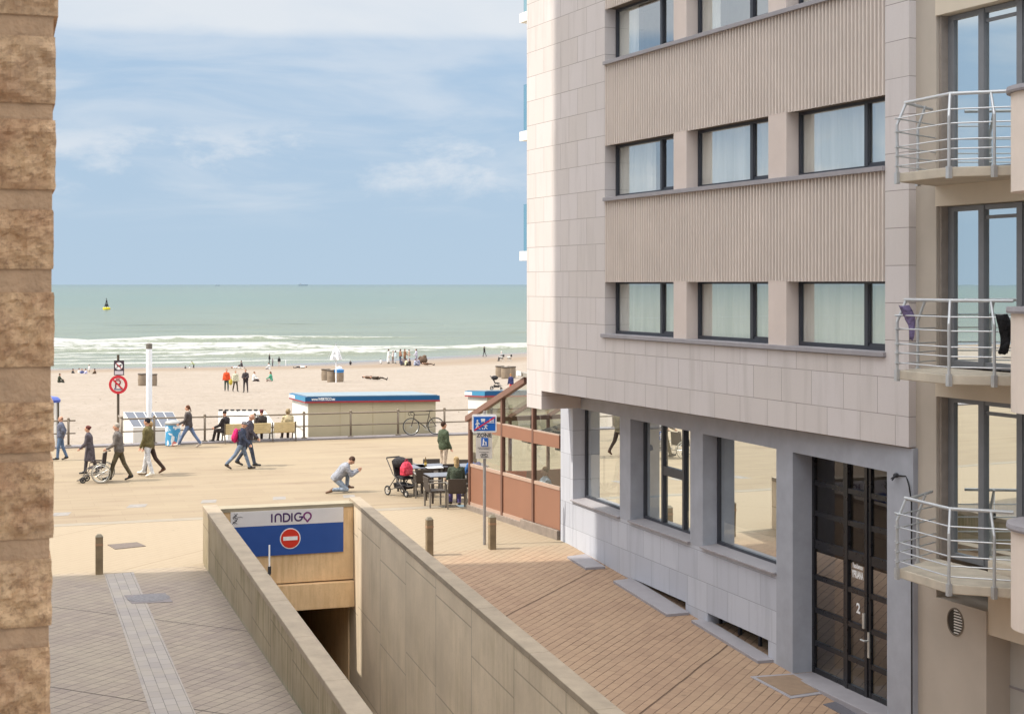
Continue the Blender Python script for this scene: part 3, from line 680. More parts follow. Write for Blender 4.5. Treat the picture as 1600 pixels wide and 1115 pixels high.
    for (a, e), zz in zip(bs, bz):
        f = MB(); f.fbox(GR, a, e, -.30, -.24, zz-.05, zz)
        for q in (.0, .33, .66, .97): f.fbox(GR, a+(e-a)*q, a+(e-a)*q+.06, -.29, -.24, -1.6, zz-.05)
        o = f.build('basement_window', M_FRAME, b)
        p = MB(); p.add([GR.P(a, -.27, -1.5), GR.P(e, -.27, -1.5), GR.P(e, -.27, zz-.02), GR.P(a, -.27, zz-.02)], [(0, 1, 2, 3)]); p.build('pane', glass('basement_glass', .10), o)
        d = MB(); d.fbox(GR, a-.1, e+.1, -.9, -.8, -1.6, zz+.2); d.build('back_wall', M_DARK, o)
    # three big windows
    for k, (a, e, zs) in enumerate(ops[:3]):
        t = .05; f = MB(); n0, n1 = -.36, -.30
        f.fbox(GR, a, a+t, n0, n1, zs, zh); f.fbox(GR, e-t, e, n0, n1, zs, zh); f.fbox(GR, a+t, e-t, n0, n1, zs, zs+.075); f.fbox(GR, a+t, e-t, n0, n1, zh-t, zh)
        if k == 1:
            m1, m2 = GR.u(1036, -.3), GR.u(1069, -.3); zm = GR.uz(1050, 738, -.3)[1]
            f.fbox(GR, m1-.045, m1+.045, n0, n1+.02, zs+.075, zh-t); f.fbox(GR, m2-.05, m2+.03, n0, n1+.02, zs+.075, zh-t); f.fbox(GR, m1+.045, m2-.05, n0, n1+.015, zm-.09, zm+.09)
        w_ = f.build('window', M_FRAME, b)
        p = MB(); p.add([GR.P(a+t, -.335, zs+.05), GR.P(e-t, -.335, zs+.05), GR.P(e-t, -.335, zh-t), GR.P(a+t, -.335, zh-t)], [(0, 1, 2, 3)]); p.build('pane', G_GR, w_)
        s_ = MB(); P = GR.P
        s_.hexa([P(a-.03, -.32, 1.03), P(a-.03, .06, 1.03), P(e+.0, .06, 1.03), P(e+.0, -.32, 1.03), P(a-.03, -.32, 1.10), P(a-.03, .06, 1.065), P(e+.0, .06, 1.065), P(e+.0, -.32, 1.10)]); s_.build('sill', M_SILL, b, bevel=.006)
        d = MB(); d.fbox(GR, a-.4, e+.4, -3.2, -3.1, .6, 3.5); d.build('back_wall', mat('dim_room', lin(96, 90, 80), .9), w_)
        if k == 0:
            rn = random.Random(2); q = MB(); c0 = GR.P(a+.25, -.7, 1.25)
            for i in range(60):
                dv = Vector((rn.uniform(-1, 1), rn.uniform(-1, 1), rn.uniform(-.2, 1))); dv.normalize(); e0 = c0+dv*.06; e1 = c0+dv*rn.uniform(.2, .34)
                sd = dv.cross(Vector((0, 0, 1)))*.035; q.add([e0, (e0+e1)/2+sd, e1, (e0+e1)/2-sd], [(0, 1, 2, 3)])
            pl = q.build('potted_plant', mat('leaf_green', lin(120, 140, 70), .6), None)
            tag(pl, 'small green pot plant standing inside the far ground floor window', 'plant')
            pot = MB(); pot.lathe([(.07, -.28), (.1, -.05), (.1, .0), (.085, .0), (.08, -.03)], c0, 14); pot.build('pot', mat('terracotta', lin(150, 90, 60), .8), pl)
    # entrance
    a, e, _ = ops[3]; zg = z_(a+.6); n0, n1 = -.42, -.35
    cl = [GR.u(1267, -.35), GR.u(1320, -.35), GR.u(1354.5, -.35), GR.u(1386, -.35)]
    cl[0] = a; cl[3] = e
    ztr = GR.uz(1335, 869, -.35)[1]; zb = zg-.02
    MBK = mat('black_lacquer', lin(34, 34, 38), .3, .1)
    step = MB(); step.fbox(GR, a, e+.1, -.45, .10, zg-.9, zg+.03); step.build('step', M_SILL, b, bevel=.01)
    for k in range(3):
        x0, x1 = cl[k], cl[k+1]; f = MB(); t = .075; dn = -.02 if k != 1 else .0
        f.fbox(GR, x0, x0+t, n0, n1+dn, zb, zh); f.fbox(GR, x1-t, x1, n0, n1+dn, zb, zh)
        rows = [zb+(ztr-zb)*q/4 for q in range(5)]+[ztr+(zh-ztr)*q/3 for q in range(1, 4)]
        for i, zq in enumerate(rows):
            hh = .075 if i == 4 else .042
            lo, hi = max(zb, zq-hh), min(zh, zq+hh)
            if i == 0: hi = zb+.14
            f.fbox(GR, x0+t, x1-t, n0, n1+dn-.008, lo, hi)
        d = f.build('door' if k == 1 else 'side_light', MBK, b)
        p = MB(); p.add([GR.P(x0+t, -.405, zb), GR.P(x1-t, -.405, zb), GR.P(x1-t, -.405, zh), GR.P(x0+t, -.405, zh)], [(0, 1, 2, 3)]); p.build('pane', G_DOOR, d)
        if k == 1:
            um = (x0+x1)/2; z1c = (rows[3]+rows[4])/2; z2c = (rows[2]+rows[3])/2
            WH = mat('white_lettering', (.8, .8, .8), .5)
            text('lettering', 'Residence', .115, lambda x, y, dp: GR.P(um-.02+x, -.40+dp, z1c+.12+y), WH, d, squash=.62, font_bold=.004)
            text('lettering', 'YPRIANA', .16, lambda x, y, dp: GR.P(um-.02+x, -.40+dp, z1c-.02+y), WH, d, squash=.50, font_bold=.006)
            text('lettering', '2', .22, lambda x, y, dp: GR.P(um+x, -.40+dp, z2c+y), WH, d, font_bold=.008)
            h = MB(); h.fbox(GR, x1-.10, x1-.045, -.35, -.325, rows[2]+.02, rows[2]+.26); h.build('pull_plate', mat('steel', lin(200, 200, 196), .35, metal=.6), d)
            h = MB(); h.fbox(GR, x1+.02, x1+.07, -.365, -.345, rows[2]-.42, rows[2]-.02); h.tube([GR.P(x1+.045, -.34, rows[2]-.15), GR.P(x1+.045, -.28, rows[2]-.15), GR.P(x1-.07, -.28, rows[2]-.15)], .016, 8); h.build('handle', mat('steel', lin(200, 200, 196), .35, metal=.6), d)
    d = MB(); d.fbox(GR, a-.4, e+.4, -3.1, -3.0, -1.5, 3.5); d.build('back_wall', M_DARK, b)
    # cable with its little wall lamp
    lp = GR.P(GR.u(1402), .02, GR.uz(1402, 742)[1]); q = MB()
    q.tube([lp, lp+Vector((.1, -.2, .01)), GR.P(uR-.06, .03, lp.z-.12), GR.P(uR+.0, .03, lp.z-.35), GR.P(uR+.01, .03, -.7)], .013, 6); q.build('cable', mat('black_rubber', (.02, .02, .022), .6), b)
    q = MB(); rn = random.Random(4)
    q.ell(lp, (.05, .05, .035), 10, 6)
    for i in range(6):
        q.limb(lp, lp+Vector((rn.uniform(-.13, .13), rn.uniform(-.13, .13), rn.uniform(-.09, .05))), .014, .010, 6)
    q.build('light_fitting', mat('dark_steel', (.03, .03, .035), .5), b)
    return z_
apt_z = apartment()
def ground_slabs():
    """flat stone covers and mats along the foot of the right hand building"""
    def slab(name, label, cat, q, h, m, rim=None):
        c = [at(*p, z=pave_z(uv_of(*at(*p, z=-.3)[:2])[1])) for p in q]
        for i in range(4):
            for _ in range(3):
                zz = pave_z(uv_of(c[i].x, c[i].y)[1]); c[i] = at(*q[i], z=zz)
        o = MB(); o.hexa([v+Vector((0, 0, -.02)) for v in c]+[v+Vector((0, 0, h)) for v in c])
        r = o.build(name, m, bevel=.006); tag(r, label, cat)
        if rim:
            ce = sum(c, Vector())/4; k = MB(); k.hexa([ce+(v-ce)*.84+Vector((0, 0, h-.01)) for v in c]+[ce+(v-ce)*.84+Vector((0, 0, h+.006)) for v in c]); k.build('mat', rim, r)
        return r
    slab('cover_slab', 'short grey stone cover half in sun at the far end of the right building', 'cover', [(886, 872), (915, 890), (946, 888), (915, 868)], .05, M_SILL)
    slab('cover_slab', 'grey stone cover below the narrow basement slit of the right building', 'cover', [(958, 910), (1042, 963), (1077, 960), (990, 906)], .05, M_SILL)
    slab('cover_slab', 'grey stone cover below the barred basement window beside the entrance', 'cover', [(1080, 972), (1184, 1036), (1211, 1034), (1105, 970)], .05, M_SILL)
    slab('doormat', 'brown doormat in a metal rim before the black entrance door', 'doormat', [(1172, 1057), (1236, 1091), (1297, 1082), (1240, 1052)], .014, M_SILL, mat('coir', lin(140, 118, 98), .95))
    slab('drain_cover', 'dark metal drain cover in the pavement right of the doormat', 'drain cover', [(1286, 1100), (1345, 1132), (1385, 1122), (1325, 1092)], .012, mat('dark_iron', lin(96, 94, 100), .6, .2, 30))
    def flat(name, label, cat, q, m, h=.012):
        c = [at(*p) for p in q]; o = MB(); o.hexa([v+Vector((0, 0, -.02)) for v in c]+[v+Vector((0, 0, h)) for v in c]); return tag(o.build(name, m), label, cat)
    MI = mat('cast_iron', lin(112, 108, 110), .7, .35, 22, bmp=.6, bscale=30)
    flat('grating', 'rectangular brown grating in the sunlit paving beside the left bollard', 'grating', [(168, 851), (180, 858), (228, 853), (214, 847)], mat('rusty_grate', lin(104, 92, 84), .8, .3, 30))
    fr = flat('manhole_cover', 'oval cast iron manhole cover set in the stone strip of the left street', 'manhole cover', [(194, 930), (206, 943), (270, 940), (258, 926)], mat('manhole_frame', lin(124, 116, 116), .8, .2, 20), .009)
    c = sum((at(*p) for p in ((194, 930), (206, 943), (270, 940), (258, 926))), Vector())/4
    o = MB(); n = 28; o.add([E(uv_of(c.x, c.y)[0]+.40*math.cos(2*math.pi*i/n), uv_of(c.x, c.y)[1]+.36*math.sin(2*math.pi*i/n), .013) for i in range(n)], [tuple(range(n))]); o.build('lid', MI, fr)
ground_slabs()

# ------------------------------------------------------------------ neighbour with bowed balconies
NB = Fr(tuple((UP.o+UP.d*UP.u(1420)-UP.n*.13)), UP.d)
M_NB = mat('beige_render', lin(182, 172, 160), .8, .06, 1.2, bmp=.1, bscale=90)
M_NBL = mat('light_beige_render', lin(206, 194, 176), .8, .05, 1.5)
M_RAIL = mat('galvanised_steel', lin(190, 192, 194), .42, .06, 8, metal=.55)
def neighbour():
    b = thing('balcony_building', 'beige apartment house with bowed balconies and steel railings at the right edge', 'building', NB.P(2, -1, pave_z(20)))
    u0 = .0; uw = NB.u(1463); L = 9.0
    w = MB(); w.fbox(NB, -.02, uw, -6, 0, -1.8, 18)
    w.fbox(NB, uw, NB.u(1541), -.9, 0, -1.8, H-(943-CY)/F*NB.P(NB.u(1500), 0, 0).y)
    w.build('wall', M_NB, b)
    core = MB(); core.fbox(NB, uw, L, -6, -1.2, -1.8, 18); core.build('core', M_NB, b)
    zb = [1.93, 4.68, 7.41, 10.15]
    # vent
    vu, vz = NB.uz(1493, 971); v = MB(); n = 26; R = .175
    P = NB.P
    v.loft([[P(vu+rr*math.cos(2*math.pi*i/n), nn, vz+rr*1.15*math.sin(2*math.pi*i/n)) for i in range(n)] for rr, nn in ((R, .004), (R*.99, .012), (R*.9, .012), (R*.88, .003))], False)
    o = v.build('vent', mat('vent_rim', lin(120, 110, 98), .7), b)
    d = MB(); d.add([P(vu+R*.9*math.cos(2*math.pi*i/n), .0035, vz+R*1.03*math.sin(2*math.pi*i/n)) for i in range(n)], [tuple(range(n))]); d.build('vent_back', mat('vent_dark', lin(58, 52, 46), .9), o)
    s = MB()
    for i in range(9):
        zz = vz-R*.9+i*R*.225; hw = R*.86*math.sqrt(max(0, 1-((zz-vz)/(R*1.03))**2)); a = vu-.02
        s.hexa([P(a, .004, zz), P(a, .016, zz), P(vu+hw, .016, zz), P(vu+hw, .004, zz), P(a, .004, zz+.016), P(a, .010, zz+.016), P(vu+hw, .010, zz+.016), P(vu+hw, .004, zz+.016)])
    s.build('louvre', mat('vent_slats', lin(206, 200, 190), .5), o)
    # ground floor recess: lintel and pale door
    ur = NB.u(1541); zl = H-(943-CY)/F*NB.P(ur, 0, 0).y
    l = MB(); l.fbox(NB, ur, ur+1.1, -.5, -.03, zl-.42, 2.2); l.build('lintel', M_NBL, b)
    l = MB(); l.fbox(NB, ur, ur+2.4, -1.1, -.5, -1.8, 2.2); l.build('recess_wall', M_NB, b)
    dd = MB(); da = NB.u(1556, -.42); dd.fbox(NB, da, da+1.4, -.5, -.42, -1.8, zl-.30)
    do = dd.build('garage_door', mat('pale_door', lin(186, 184, 180), .6, .04, 2), b)
    gg = MB(); gg.fbox(NB, da, da+1.4, -.42, -.405, H-(1062-CY)/F*NB.P(da, -.42, 0).y-.03, H-(1062-CY)/F*NB.P(da, -.42, 0).y); gg.build('groove', M_SILL, do)
    # french windows and lintels of three floors
    for i in range(3):
        z0 = zb[i]+.14; zt = zb[i+1]-(.27 if i < 3 else 0)
        ln = MB(); ln.fbox(NB, uw, L, -.5, .02, zb[i+1]-.29, zb[i+1]+.02); ln.build('lintel', M_NBL, b)
        rv = MB(); rv.fbox(NB, uw, uw+.05, -.9, -.05, z0, zt); rv.build('reveal', mat('reveal_grey', lin(150, 140, 132), .7), b)
        n0, n1 = -.22, -.16; a = NB.u(1486, n1); m = NB.u(1534, n1); e = NB.u(1594, n1)
        f = MB(); t = .055; zh = zb[i+1]-.30
        f.fbox(NB, a, a+t, n0, n1, z0, zh); f.fbox(NB, m-t, m+t, n0, n1+.015, z0, zh); f.fbox(NB, e-t, e+.05, n0, n1+.015, z0, zh)
        f.fbox(NB, a+t, m-t, n0, n1, zh-.07, zh); f.fbox(NB, m+t, e-t, n0, n1, zh-.07, zh); f.fbox(NB, a+t, m-t, n0, n1, z0, z0+.09); f.fbox(NB, m+t, e-t, n0, n1, z0, z0+.09); f.fbox(NB, m+t, e-t, n0, n1-.02, zh-.20, zh-.15)
        f.fbox(NB, uw, a, n0, n1-.01, z0, zh); f.fbox(NB, e+.05, e+2.4, n0, n1-.01, z0, zh)
        w_ = f.build('window', mat('grey_frame', lin(120, 122, 126), .45, .06), b)
        p = MB(); p.add([NB.P(a+t, -.195, z0), NB.P(e, -.195, z0), NB.P(e, -.195, zh), NB.P(a+t, -.195, zh)], [(0, 1, 2, 3)]); p.build('pane', G_NB, w_)
        c = MB(); c.fbox(NB, a, e, -.36, -.34, z0, zh); c.build('curtain', mat('grey_voile', lin(176, 182, 180), .9, .06, 2), w_)
    # balconies
    A, C, D = Vector((5.37, 21.05)), Vector((5.75, 19.95)), Vector((6.27, 19.75))
    W = NB.P(uw-.02, 0, 0).xy; Wn = (NB.P(NB.u(1600, 0)+.6, 0, 0)).xy; Dn = D+(D-C).normalized()*.30
    for i in range(3):
        z0 = zb[i]; sl = MB(); sl.prism([W, A, C, D, Dn, Wn], z0, z0+.13)
        bo = sl.build('balcony', mat('balcony_concrete', lin(188, 178, 162), .85, .14, 3, bmp=.2), b, bevel=.012)
        inn = lambda q, k: q+(Vector((6.2, 21.0))-q).normalized()*k
        zr = z0+1.105; path = [W+(A-W)*.35, A, C, D, Dn]
        def post(q, lean=.10):
            posts = MB(); o = inn(q, -.025); posts.tube([(o.x, o.y, z0-.02), (o.x, o.y, z0+.80), (*inn(q, lean), zr)], [.022, .021, .019], 8)
            posts.box((o.x, o.y, z0+.06), (.06, .06, .16), .4); posts.build('post', M_RAIL, bo)
        for q in (A, C, D, A+(W-A)*.55): post(q)
        bars = MB()
        tp = [inn(q, .10) for q in path]
        bars.tube([(q.x, q.y, zr) for q in [inn(A, .10)+(A-C).normalized()*.03, inn(C, .10), inn(D, .10), inn(Dn, .10)]], .024, 10)
        bars.tube([(q.x, q.y, zr-.01) for q in [inn(A, .12), W+(A-W)*.1]], .022, 8)
        bars.build('handrail', M_RAIL, bo)
        hb = MB()
        for k, dz in enumerate((.215, .40, .61, .735, .875)):
            z = zr-dz; a2 = A+(A-C).normalized()*.10
            hb.tube([(a2.x, a2.y, z), (C.x, C.y, z), (D.x, D.y, z), (Dn.x, Dn.y, z)], .0105, 6)
            a3 = A+(A-W).normalized()*.10
            hb.tube([(a3.x, a3.y, z-.01), (W.x, W.y, z-.01)], .0105, 6)
        hb.build('rail', M_RAIL, bo)
    # rounded parapets of the next bay
    cR = Vector((6.78, 18.70))
    R = .60
    for i in range(3):
        zt = [3.03, 5.70, 8.42][i]; zl = zt-1.28
        q = MB(); q.lathe([(R-.16, 0), (R, .0), (R, 1.22), (R-.12, 1.22), (R-.12, .12)], (cR.x, cR.y, zl), 48); o = q.build('rounded_parapet', mat('parapet_render', lin(224, 210, 198), .75, .05, 1.5), b, smooth=False)
        k = MB(); k.lathe([(R-.14, 1.222), (R+.05, 1.222), (R+.06, 1.25), (R+.05, 1.30), (R-.14, 1.30)], (cR.x, cR.y, zl), 48); k.build('coping', mat('grey_coping', lin(150, 146, 150), .7), o)
        fl = MB(); fl.lathe([(.01, 0), (R-.125, 0), (R-.125, .11), (.01, .11)], (cR.x, cR.y, zl+.005), 40); fl.build('floor', M_NB, o)
    wl = MB(); wl.box((8.2, 18.9, 5), (1.6, 1.2, 14), .4); wl.build('bay_wall', M_NB, b)
    # two pieces of washing
    c = MB(); rn = random.Random(8); nx, nz = 6, 12
    def rag(label, px, py0, py1, Y, w, m, taper):
        c = MB(); top = atY(px, py0, Y); bot = atY(px, py1, Y); hgt = top.z-bot.z
        rings = []
        for j in range(nz+1):
            t = j/nz; ww = w*(1-.35*abs(t-.35)-taper*t*.5); dp = .045+.02*math.sin(t*9)
            cx = top.x+(.05*math.sin(t*3)+.10*t*taper); z = top.z-hgt*t
            rings.append([(cx+ww/2*math.cos(2*math.pi*k/12)*(1+.16*math.sin(k*2.3+j*.5)), Y-.03+dp*math.sin(2*math.pi*k/12)*(1+.3*math.sin(k*1.7+j*.4)), z+.015*math.sin(k*1.3+j)) for k in range(12)])
        c.loft(rings); o = c.build('cloth', m, smooth=True); tag(o, label, 'cloth'); return o
    rag('faded purple cloth knotted on the left post of the middle balcony rail', 1412, 478, 530, 20.95, .16, cloth('purple_cloth', lin(120, 108, 142)), .9)
    rag('black garment hanging from the right end of the middle balcony rail', 1564, 492, 552, 19.62, .17, cloth('black_cloth', lin(34, 34, 36)), .1)
neighbour()

# ------------------------------------------------------------------ the building the photograph is taken from, and its rough stone pier
def own_building():
    u1 = -.35
    b = thing('brick_building', 'tall pale building on the near left side whose corner shades the street', 'building', E(-7, 6, 0))
    w = MB(); w.ebox(-24, -9, 12.1, 33.79, -.5, 40); w.ebox(-14, u1, -10, 12, -.5, 11.5); w.build('wall', cladding_mat('pale_brick', Fr(tuple(E(u1, 0)[:2]), (E2.x, E2.y)), lin(226, 222, 216), lin(220, 214, 208), lin(200, 196, 190), .22, .075, 0, 0), b)  # walls made pale so they bounce light across the street
    for fl in range(4):
        for k in range(2):
            v0 = 3+k*4.4; z0 = .9+fl*2.9
            f = MB(); f.ebox(u1, u1+.035, v0, v0+1.9, z0, z0+.08); f.ebox(u1, u1+.035, v0, v0+1.9, z0+1.42, z0+1.5); f.ebox(u1, u1+.035, v0, v0+.08, z0+.08, z0+1.42); f.ebox(u1, u1+.035, v0+1.82, v0+1.9, z0+.08, z0+1.42)
            o = f.build('window', M_FRAME, b); p = MB(); p.ebox(u1, u1+.012, v0+.08, v0+1.82, z0+.08, z0+1.42); p.build('pane', mat('dark_pane', lin(70, 84, 96), .08, .1, 1, spec=.8), o)
    t = thing('stone_pier', 'rough split stone pier with wide mortar joints close by at the left edge', 'pier', E(-.5, 2.2, 0))
    m, nt, bs = newmat('split_stone'); p = pos(nt)
    col = mixc(nt, rng(nt, noi(nt, p, 16, 5, .65), .35, .68), lin(178, 139, 106), lin(219, 184, 144))
    col = mixc(nt, rng(nt, noi(nt, p, 120, 5, .75), .48, .66, 0, .7), col, lin(132, 102, 78)); col = mixc(nt, rng(nt, noi(nt, p, 5, 3), .5, .7, 0, .5), col, lin(200, 174, 144))
    setin(nt, bs.inputs['Base Color'], col); bs.inputs['Roughness'].default_value = .9; setin(nt, bs.inputs['Normal'], bump(nt, noi(nt, p, 60, 5, .7), .8, .006))
    mo = mat('pale_mortar', lin(186, 154, 124), .95, .14, 30, bmp=.4, bscale=120)
    edges = [(-40, 91), (45, 86), (172, 86), (312, 83.5), (443, 84), (583, 84), (712, 83.5), (855, 80.5), (992, 78.5), (1130, 77)]
    st = MB(); V0 = 2.09; Yf = E(.06, V0).y
    zpix = lambda y: H-(y-CY)/F*Yf
    bounds = [(-120, 25), (58, 162), (188, 296), (328, 420), (457, 572), (628, 705), (720, 840), (872, 976), (1010, 1130)]
    ztop, zbot = zpix(bounds[0][0]), zpix(bounds[-1][1])
    for bi, (y0, y1) in enumerate(bounds):
        z1, z0 = zpix(y0), zpix(y1); yc = (y0+y1)/2
        ed = [91, 86.5, 86.5, 83.5, 84.5, 84, 83.5, 80.5, 78][bi]
        ue = .0655+(ed-84)*Yf/F; nx, nz = 54, 22
        q = []
        for j in range(nz+1):
            for i in range(nx+1):
                tx = 1-i/nx; u = ue-tx*.30*1.0
                z = z0+(z1-z0)*j/nz; ej = min(j, nz-j)/3.0; q1 = mnoise.voronoi(Vector((u*30, z*36, bi*3.1)))[0]; d = .009*mnoise.fractal(Vector((u*42, z*42, bi*3.1)), .9, 2.2, 5)+.008*(q1[1]-q1[0])+.003
                d *= min(1, .25+ej*.6); uu = u
                if i == nx: uu += .0022*mnoise.noise((z*45, bi, 0))-.0012*(1 if ej == 0 else 0); d *= .3
                q.append(E(uu, V0-d, z))
        base = len(st.v); st.v += [tuple(x) for x in q]
        for j in range(nz):
            for i in range(nx):
                a = base+j*(nx+1)+i; st.f.append((a, a+1, a+nx+2, a+nx+1))
        st.ebox(ue-.302, ue-.0005, V0+.0005, V0+.26, z0, z1)
        st.ebox(-.9, ue-.301, V0-.004, V0+.26, z0, z1)
    st.ebox(-.9, .067, V0-.003, V0+.26, ztop+.02, 14); st.ebox(-.9, .058, V0-.003, V0+.26, 0, zbot-.02)
    st.build('stone_courses', m, t)
    j = MB(); N = 60; R = []
    for k in range(N+1):
        z = zbot-.03+(ztop-zbot+.06)*k/N; yy = CY+(H-z)*F/Yf
        ed = 87-1.5-(yy/1115)*8.5; ue = .0655+(ed-84)*Yf/F-.0015
        R.append((ue, z))
    for (a, z0), (c, z1) in zip(R, R[1:]):
        j.hexa([E(-.9, V0+.002, z0), E(a, V0+.002, z0), E(a, V0+.25, z0), E(-.9, V0+.25, z0), E(-.9, V0+.002, z1), E(c, V0+.002, z1), E(c, V0+.25, z1), E(-.9, V0+.25, z1)])
    j.build('mortar', mo, t)
own_building()
# ------------------------------------------------------------------ people
SKIN = mat('skin', lin(196, 150, 126), .6, .06, 20)
LEATHER = lambda c: mat('shoe', c, .5, .1)
def hat_shape(mb, c, up, fw, r): pass
def person(label, loc, h, head_deg, P, clothes, near=True, tip=0.0, seat=None, group=None, ztop=None):
    """one figure; P holds joint angles in degrees (positive = forward), built facing +X and turned by head_deg"""
    g = P.get; k = h/1.75; R = math.radians
    lean = R(g('lean', 3)); t = Vector((math.sin(lean), 0, math.cos(lean))); f = Vector((math.cos(lean), 0, -math.sin(lean))); lat = Vector((0, 1, 0))
    O = Vector((0, 0, .93))
    sp = lambda a: O+t*a
    hips, knees, anks, toes = [], [], [], []
    for s, sd in ((1, 'L'), (-1, 'R')):
        a, b, ab = R(g('hip'+sd, 0)), R(g('knee'+sd, 4)), R(g('spread', 3))*s
        h0 = O+Vector((0, .09*s, -.03)); d = Vector((math.sin(a), math.sin(ab), -math.cos(a))).normalized(); kn = h0+d*.42
        q = a-b; d2 = Vector((math.sin(q), math.sin(ab)*.4, -math.cos(q))).normalized(); an = kn+d2*.42
        fa = g('foot'+sd); fa = R(fa) if fa is not None else (min(0, q)*.75 if q < 0 else max(0, q)*.35)
        to = an+Vector((math.cos(fa)*.17, .02*s, math.sin(fa)*.17-.05))
        hips.append(h0); knees.append(kn); anks.append(an); toes.append(to)
    arms = []
    bend = g('bow', 0); hl = R(g('nod', 0))+lean*g('neck', .45)
    for s, sd in ((1, 'L'), (-1, 'R')):
        a, b, ab = R(g('sh'+sd, 5)), R(g('el'+sd, 15)), R(g('ab', 9))*s
        s0 = sp(.455)+lat*(.165*s); d = Vector((math.sin(a), math.sin(ab), -math.cos(a))).normalized(); e = s0+d*.285
        inn = R(g('in'+sd, g('in', 0)))*s; d2 = Vector((math.sin(a+b)*math.cos(inn), math.sin(ab)*.5-math.sin(inn), -math.cos(a+b)*math.cos(inn))).normalized(); w = e+d2*.25
        arms.append((s0, e, w, d2, s))
    nk = sp(.53); ht = Vector((math.sin(hl), 0, math.cos(hl))); hf = Vector((math.cos(hl), 0, -math.sin(hl)))
    yaw = R(g('look', 0)); hf = hf*math.cos(yaw)+lat*math.sin(yaw); hr = ht.cross(hf)
    hc = nk+ht*.165+hf*.015; HM = Matrix((hf, hr, ht)).transposed()
    fem = g('fem', 0); W = .92 if fem else 1.0
    def torso(mb, a0, infl, hem=0.0, top=.50):
        st = [(-.10, .135, .105), (0, .170, .122), (.12, .150, .108), (.24, .150, .110), (.36, .168, .120), (.44, .170, .105), (.49, .11, .075), (.54, .058, .058)]
        rings = []
        for a, w, dp in st:
            if a < a0-.001 or a > top+.05: continue
            c = sp(a)+f*(bend*.1*a)
            rings.append([c+lat*((w*W+infl)*math.cos(2*math.pi*i/14))+f*((dp+infl)*math.sin(2*math.pi*i/14)) for i in range(14)])
        mb.loft(rings)
    body = MB()
    torso(body, -.1, -.012, top=.56)
    body.limb(sp(.47), nk+ht*.07, .058, .052)
    body.ell(hc, (.094, .072, .112), 14, 10, HM); body.ell(hc+HM @ Vector((.025, 0, -.062)), (.062, .052, .055), 10, 8, HM)
    body.limb(hc+HM @ Vector((.085, 0, .012)), hc+HM @ Vector((.112, 0, -.022)), .011, .016, 6)
    body.limb(hc+HM @ Vector((.082, -.016, -.062)), hc+HM @ Vector((.082, .016, -.062)), .011, .011, 6)
    for s in (-1, 1): body.ell(hc+HM @ Vector((-.008, .073*s, -.008)), (.022, .010, .032), 8, 6, HM)
    for h0, kn, an, to in zip(hips, knees, anks, toes):
        body.limb(h0, kn, .075, .048); body.limb(kn, an, .046, .034); body.limb(an, to, .036, .026)
    for s0, e, w, d2, s in arms:
        body.limb(s0, e, .046, .036); body.limb(e, w, .036, .027)
        pm = w+d2*.075; side = lat.cross(d2); side = side.normalized() if side.length > .1 else Vector((1, 0, 0))
        across = side; nrm = d2.cross(across).normalized()*s
        for q in (-.5, .5): body.limb(w+across*q*.02, pm+across*q*.045, .018, .017, 7)
        if near:
            curl = g('grip', .45)
            for i, L in enumerate((.062, .072, .068, .054)):
                b0 = pm+across*(.027-.018*i); d3 = (d2+nrm*curl).normalized(); m1 = b0+d3*L*.55; d4 = (d2+nrm*curl*2.8).normalized()
                body.limb(b0, m1, .0095, .009, 6); body.limb(m1, m1+d4*L*.5, .009, .0075, 6)
            b0 = w+d2*.03+across*.022; body.limb(b0, b0+(across*.8+d2*.7+nrm*.2).normalized()*.045, .011, .010, 6); b1 = b0+(across*.8+d2*.7+nrm*.2).normalized()*.045; body.limb(b1, b1+(d2+nrm*.5).normalized()*.03, .0095, .008, 6)
        else: body.limb(pm, pm+d2*.07, .022, .014, 7)
    parts = [('body', body, SKIN, .0125 if near else .03)]
    C = clothes
    tr = MB(); tl = C.get('trouser_len', 1.0)
    rings = [[sp(a)+lat*((w*W)*math.cos(2*math.pi*i/14))+f*(dp*math.sin(2*math.pi*i/14)) for i in range(14)] for a, w, dp in ((-.11, .15, .12), (-.03, .185, .138), (.06, .178, .132), (.12, .163, .122))]; tr.loft(rings)
    ww = C.get('wide', 1.0)
    for h0, kn, an, to in zip(hips, knees, anks, toes):
        tr.limb(h0, kn, .100, .070*ww); tr.limb(kn, kn+(an-kn)*(tl*1.0), .070*ww, .058*ww)
    if 'skirt' not in C or True: parts.append(('trousers', tr, cloth('trouser_cloth', C['legs']), .02 if near else .035))
    if 'coat' in C:   # long coat: skirt of the coat over the thighs
        ct = MB(); torso(ct, -.10, .028); L = C['coat_len']
        kc = (knees[0]+knees[1])/2; d = (kc-O).normalized()
        rings = [[O+d*q+lat*((w*W)*math.cos(2*math.pi*i/14))+Vector((1, 0, 0))*(dp*math.sin(2*math.pi*i/14)) for i in range(14)] for q, w, dp in ((-.06, .19, .15), (.15, .205, .175), (L, .22, .21))]; ct.loft(rings); top = ct; col = C['coat']
    else:
        ct = MB(); torso(ct, -.10 if C.get('hem', 1) else 0, C.get('puff', .036)); col = C['top']
    pf = C.get('puff', .036); sl = C.get('sleeve', .97)
    for s0, e, w, d2, s in arms:
        ct.limb(s0, e, .058+pf*.5, .050+pf*.35)
        if sl > .5: ct.limb(e, e+(w-e)*sl, .050+pf*.35, .040+pf*.3)
    ct.limb(sp(.46), nk+ht*.02, .068, .062)
    parts.append(('jacket', ct, cloth('jacket_cloth', col), .02 if near else .035))
    sh = MB()
    for an, to in zip(anks, toes):
        d = (to-an).normalized(); sh.limb(an+Vector((-.03, 0, -.032)), to+d*.02, .050, .036, 8); sh.limb(an+Vector((0, 0, .015)), an+d*.06, .050, .050, 8)
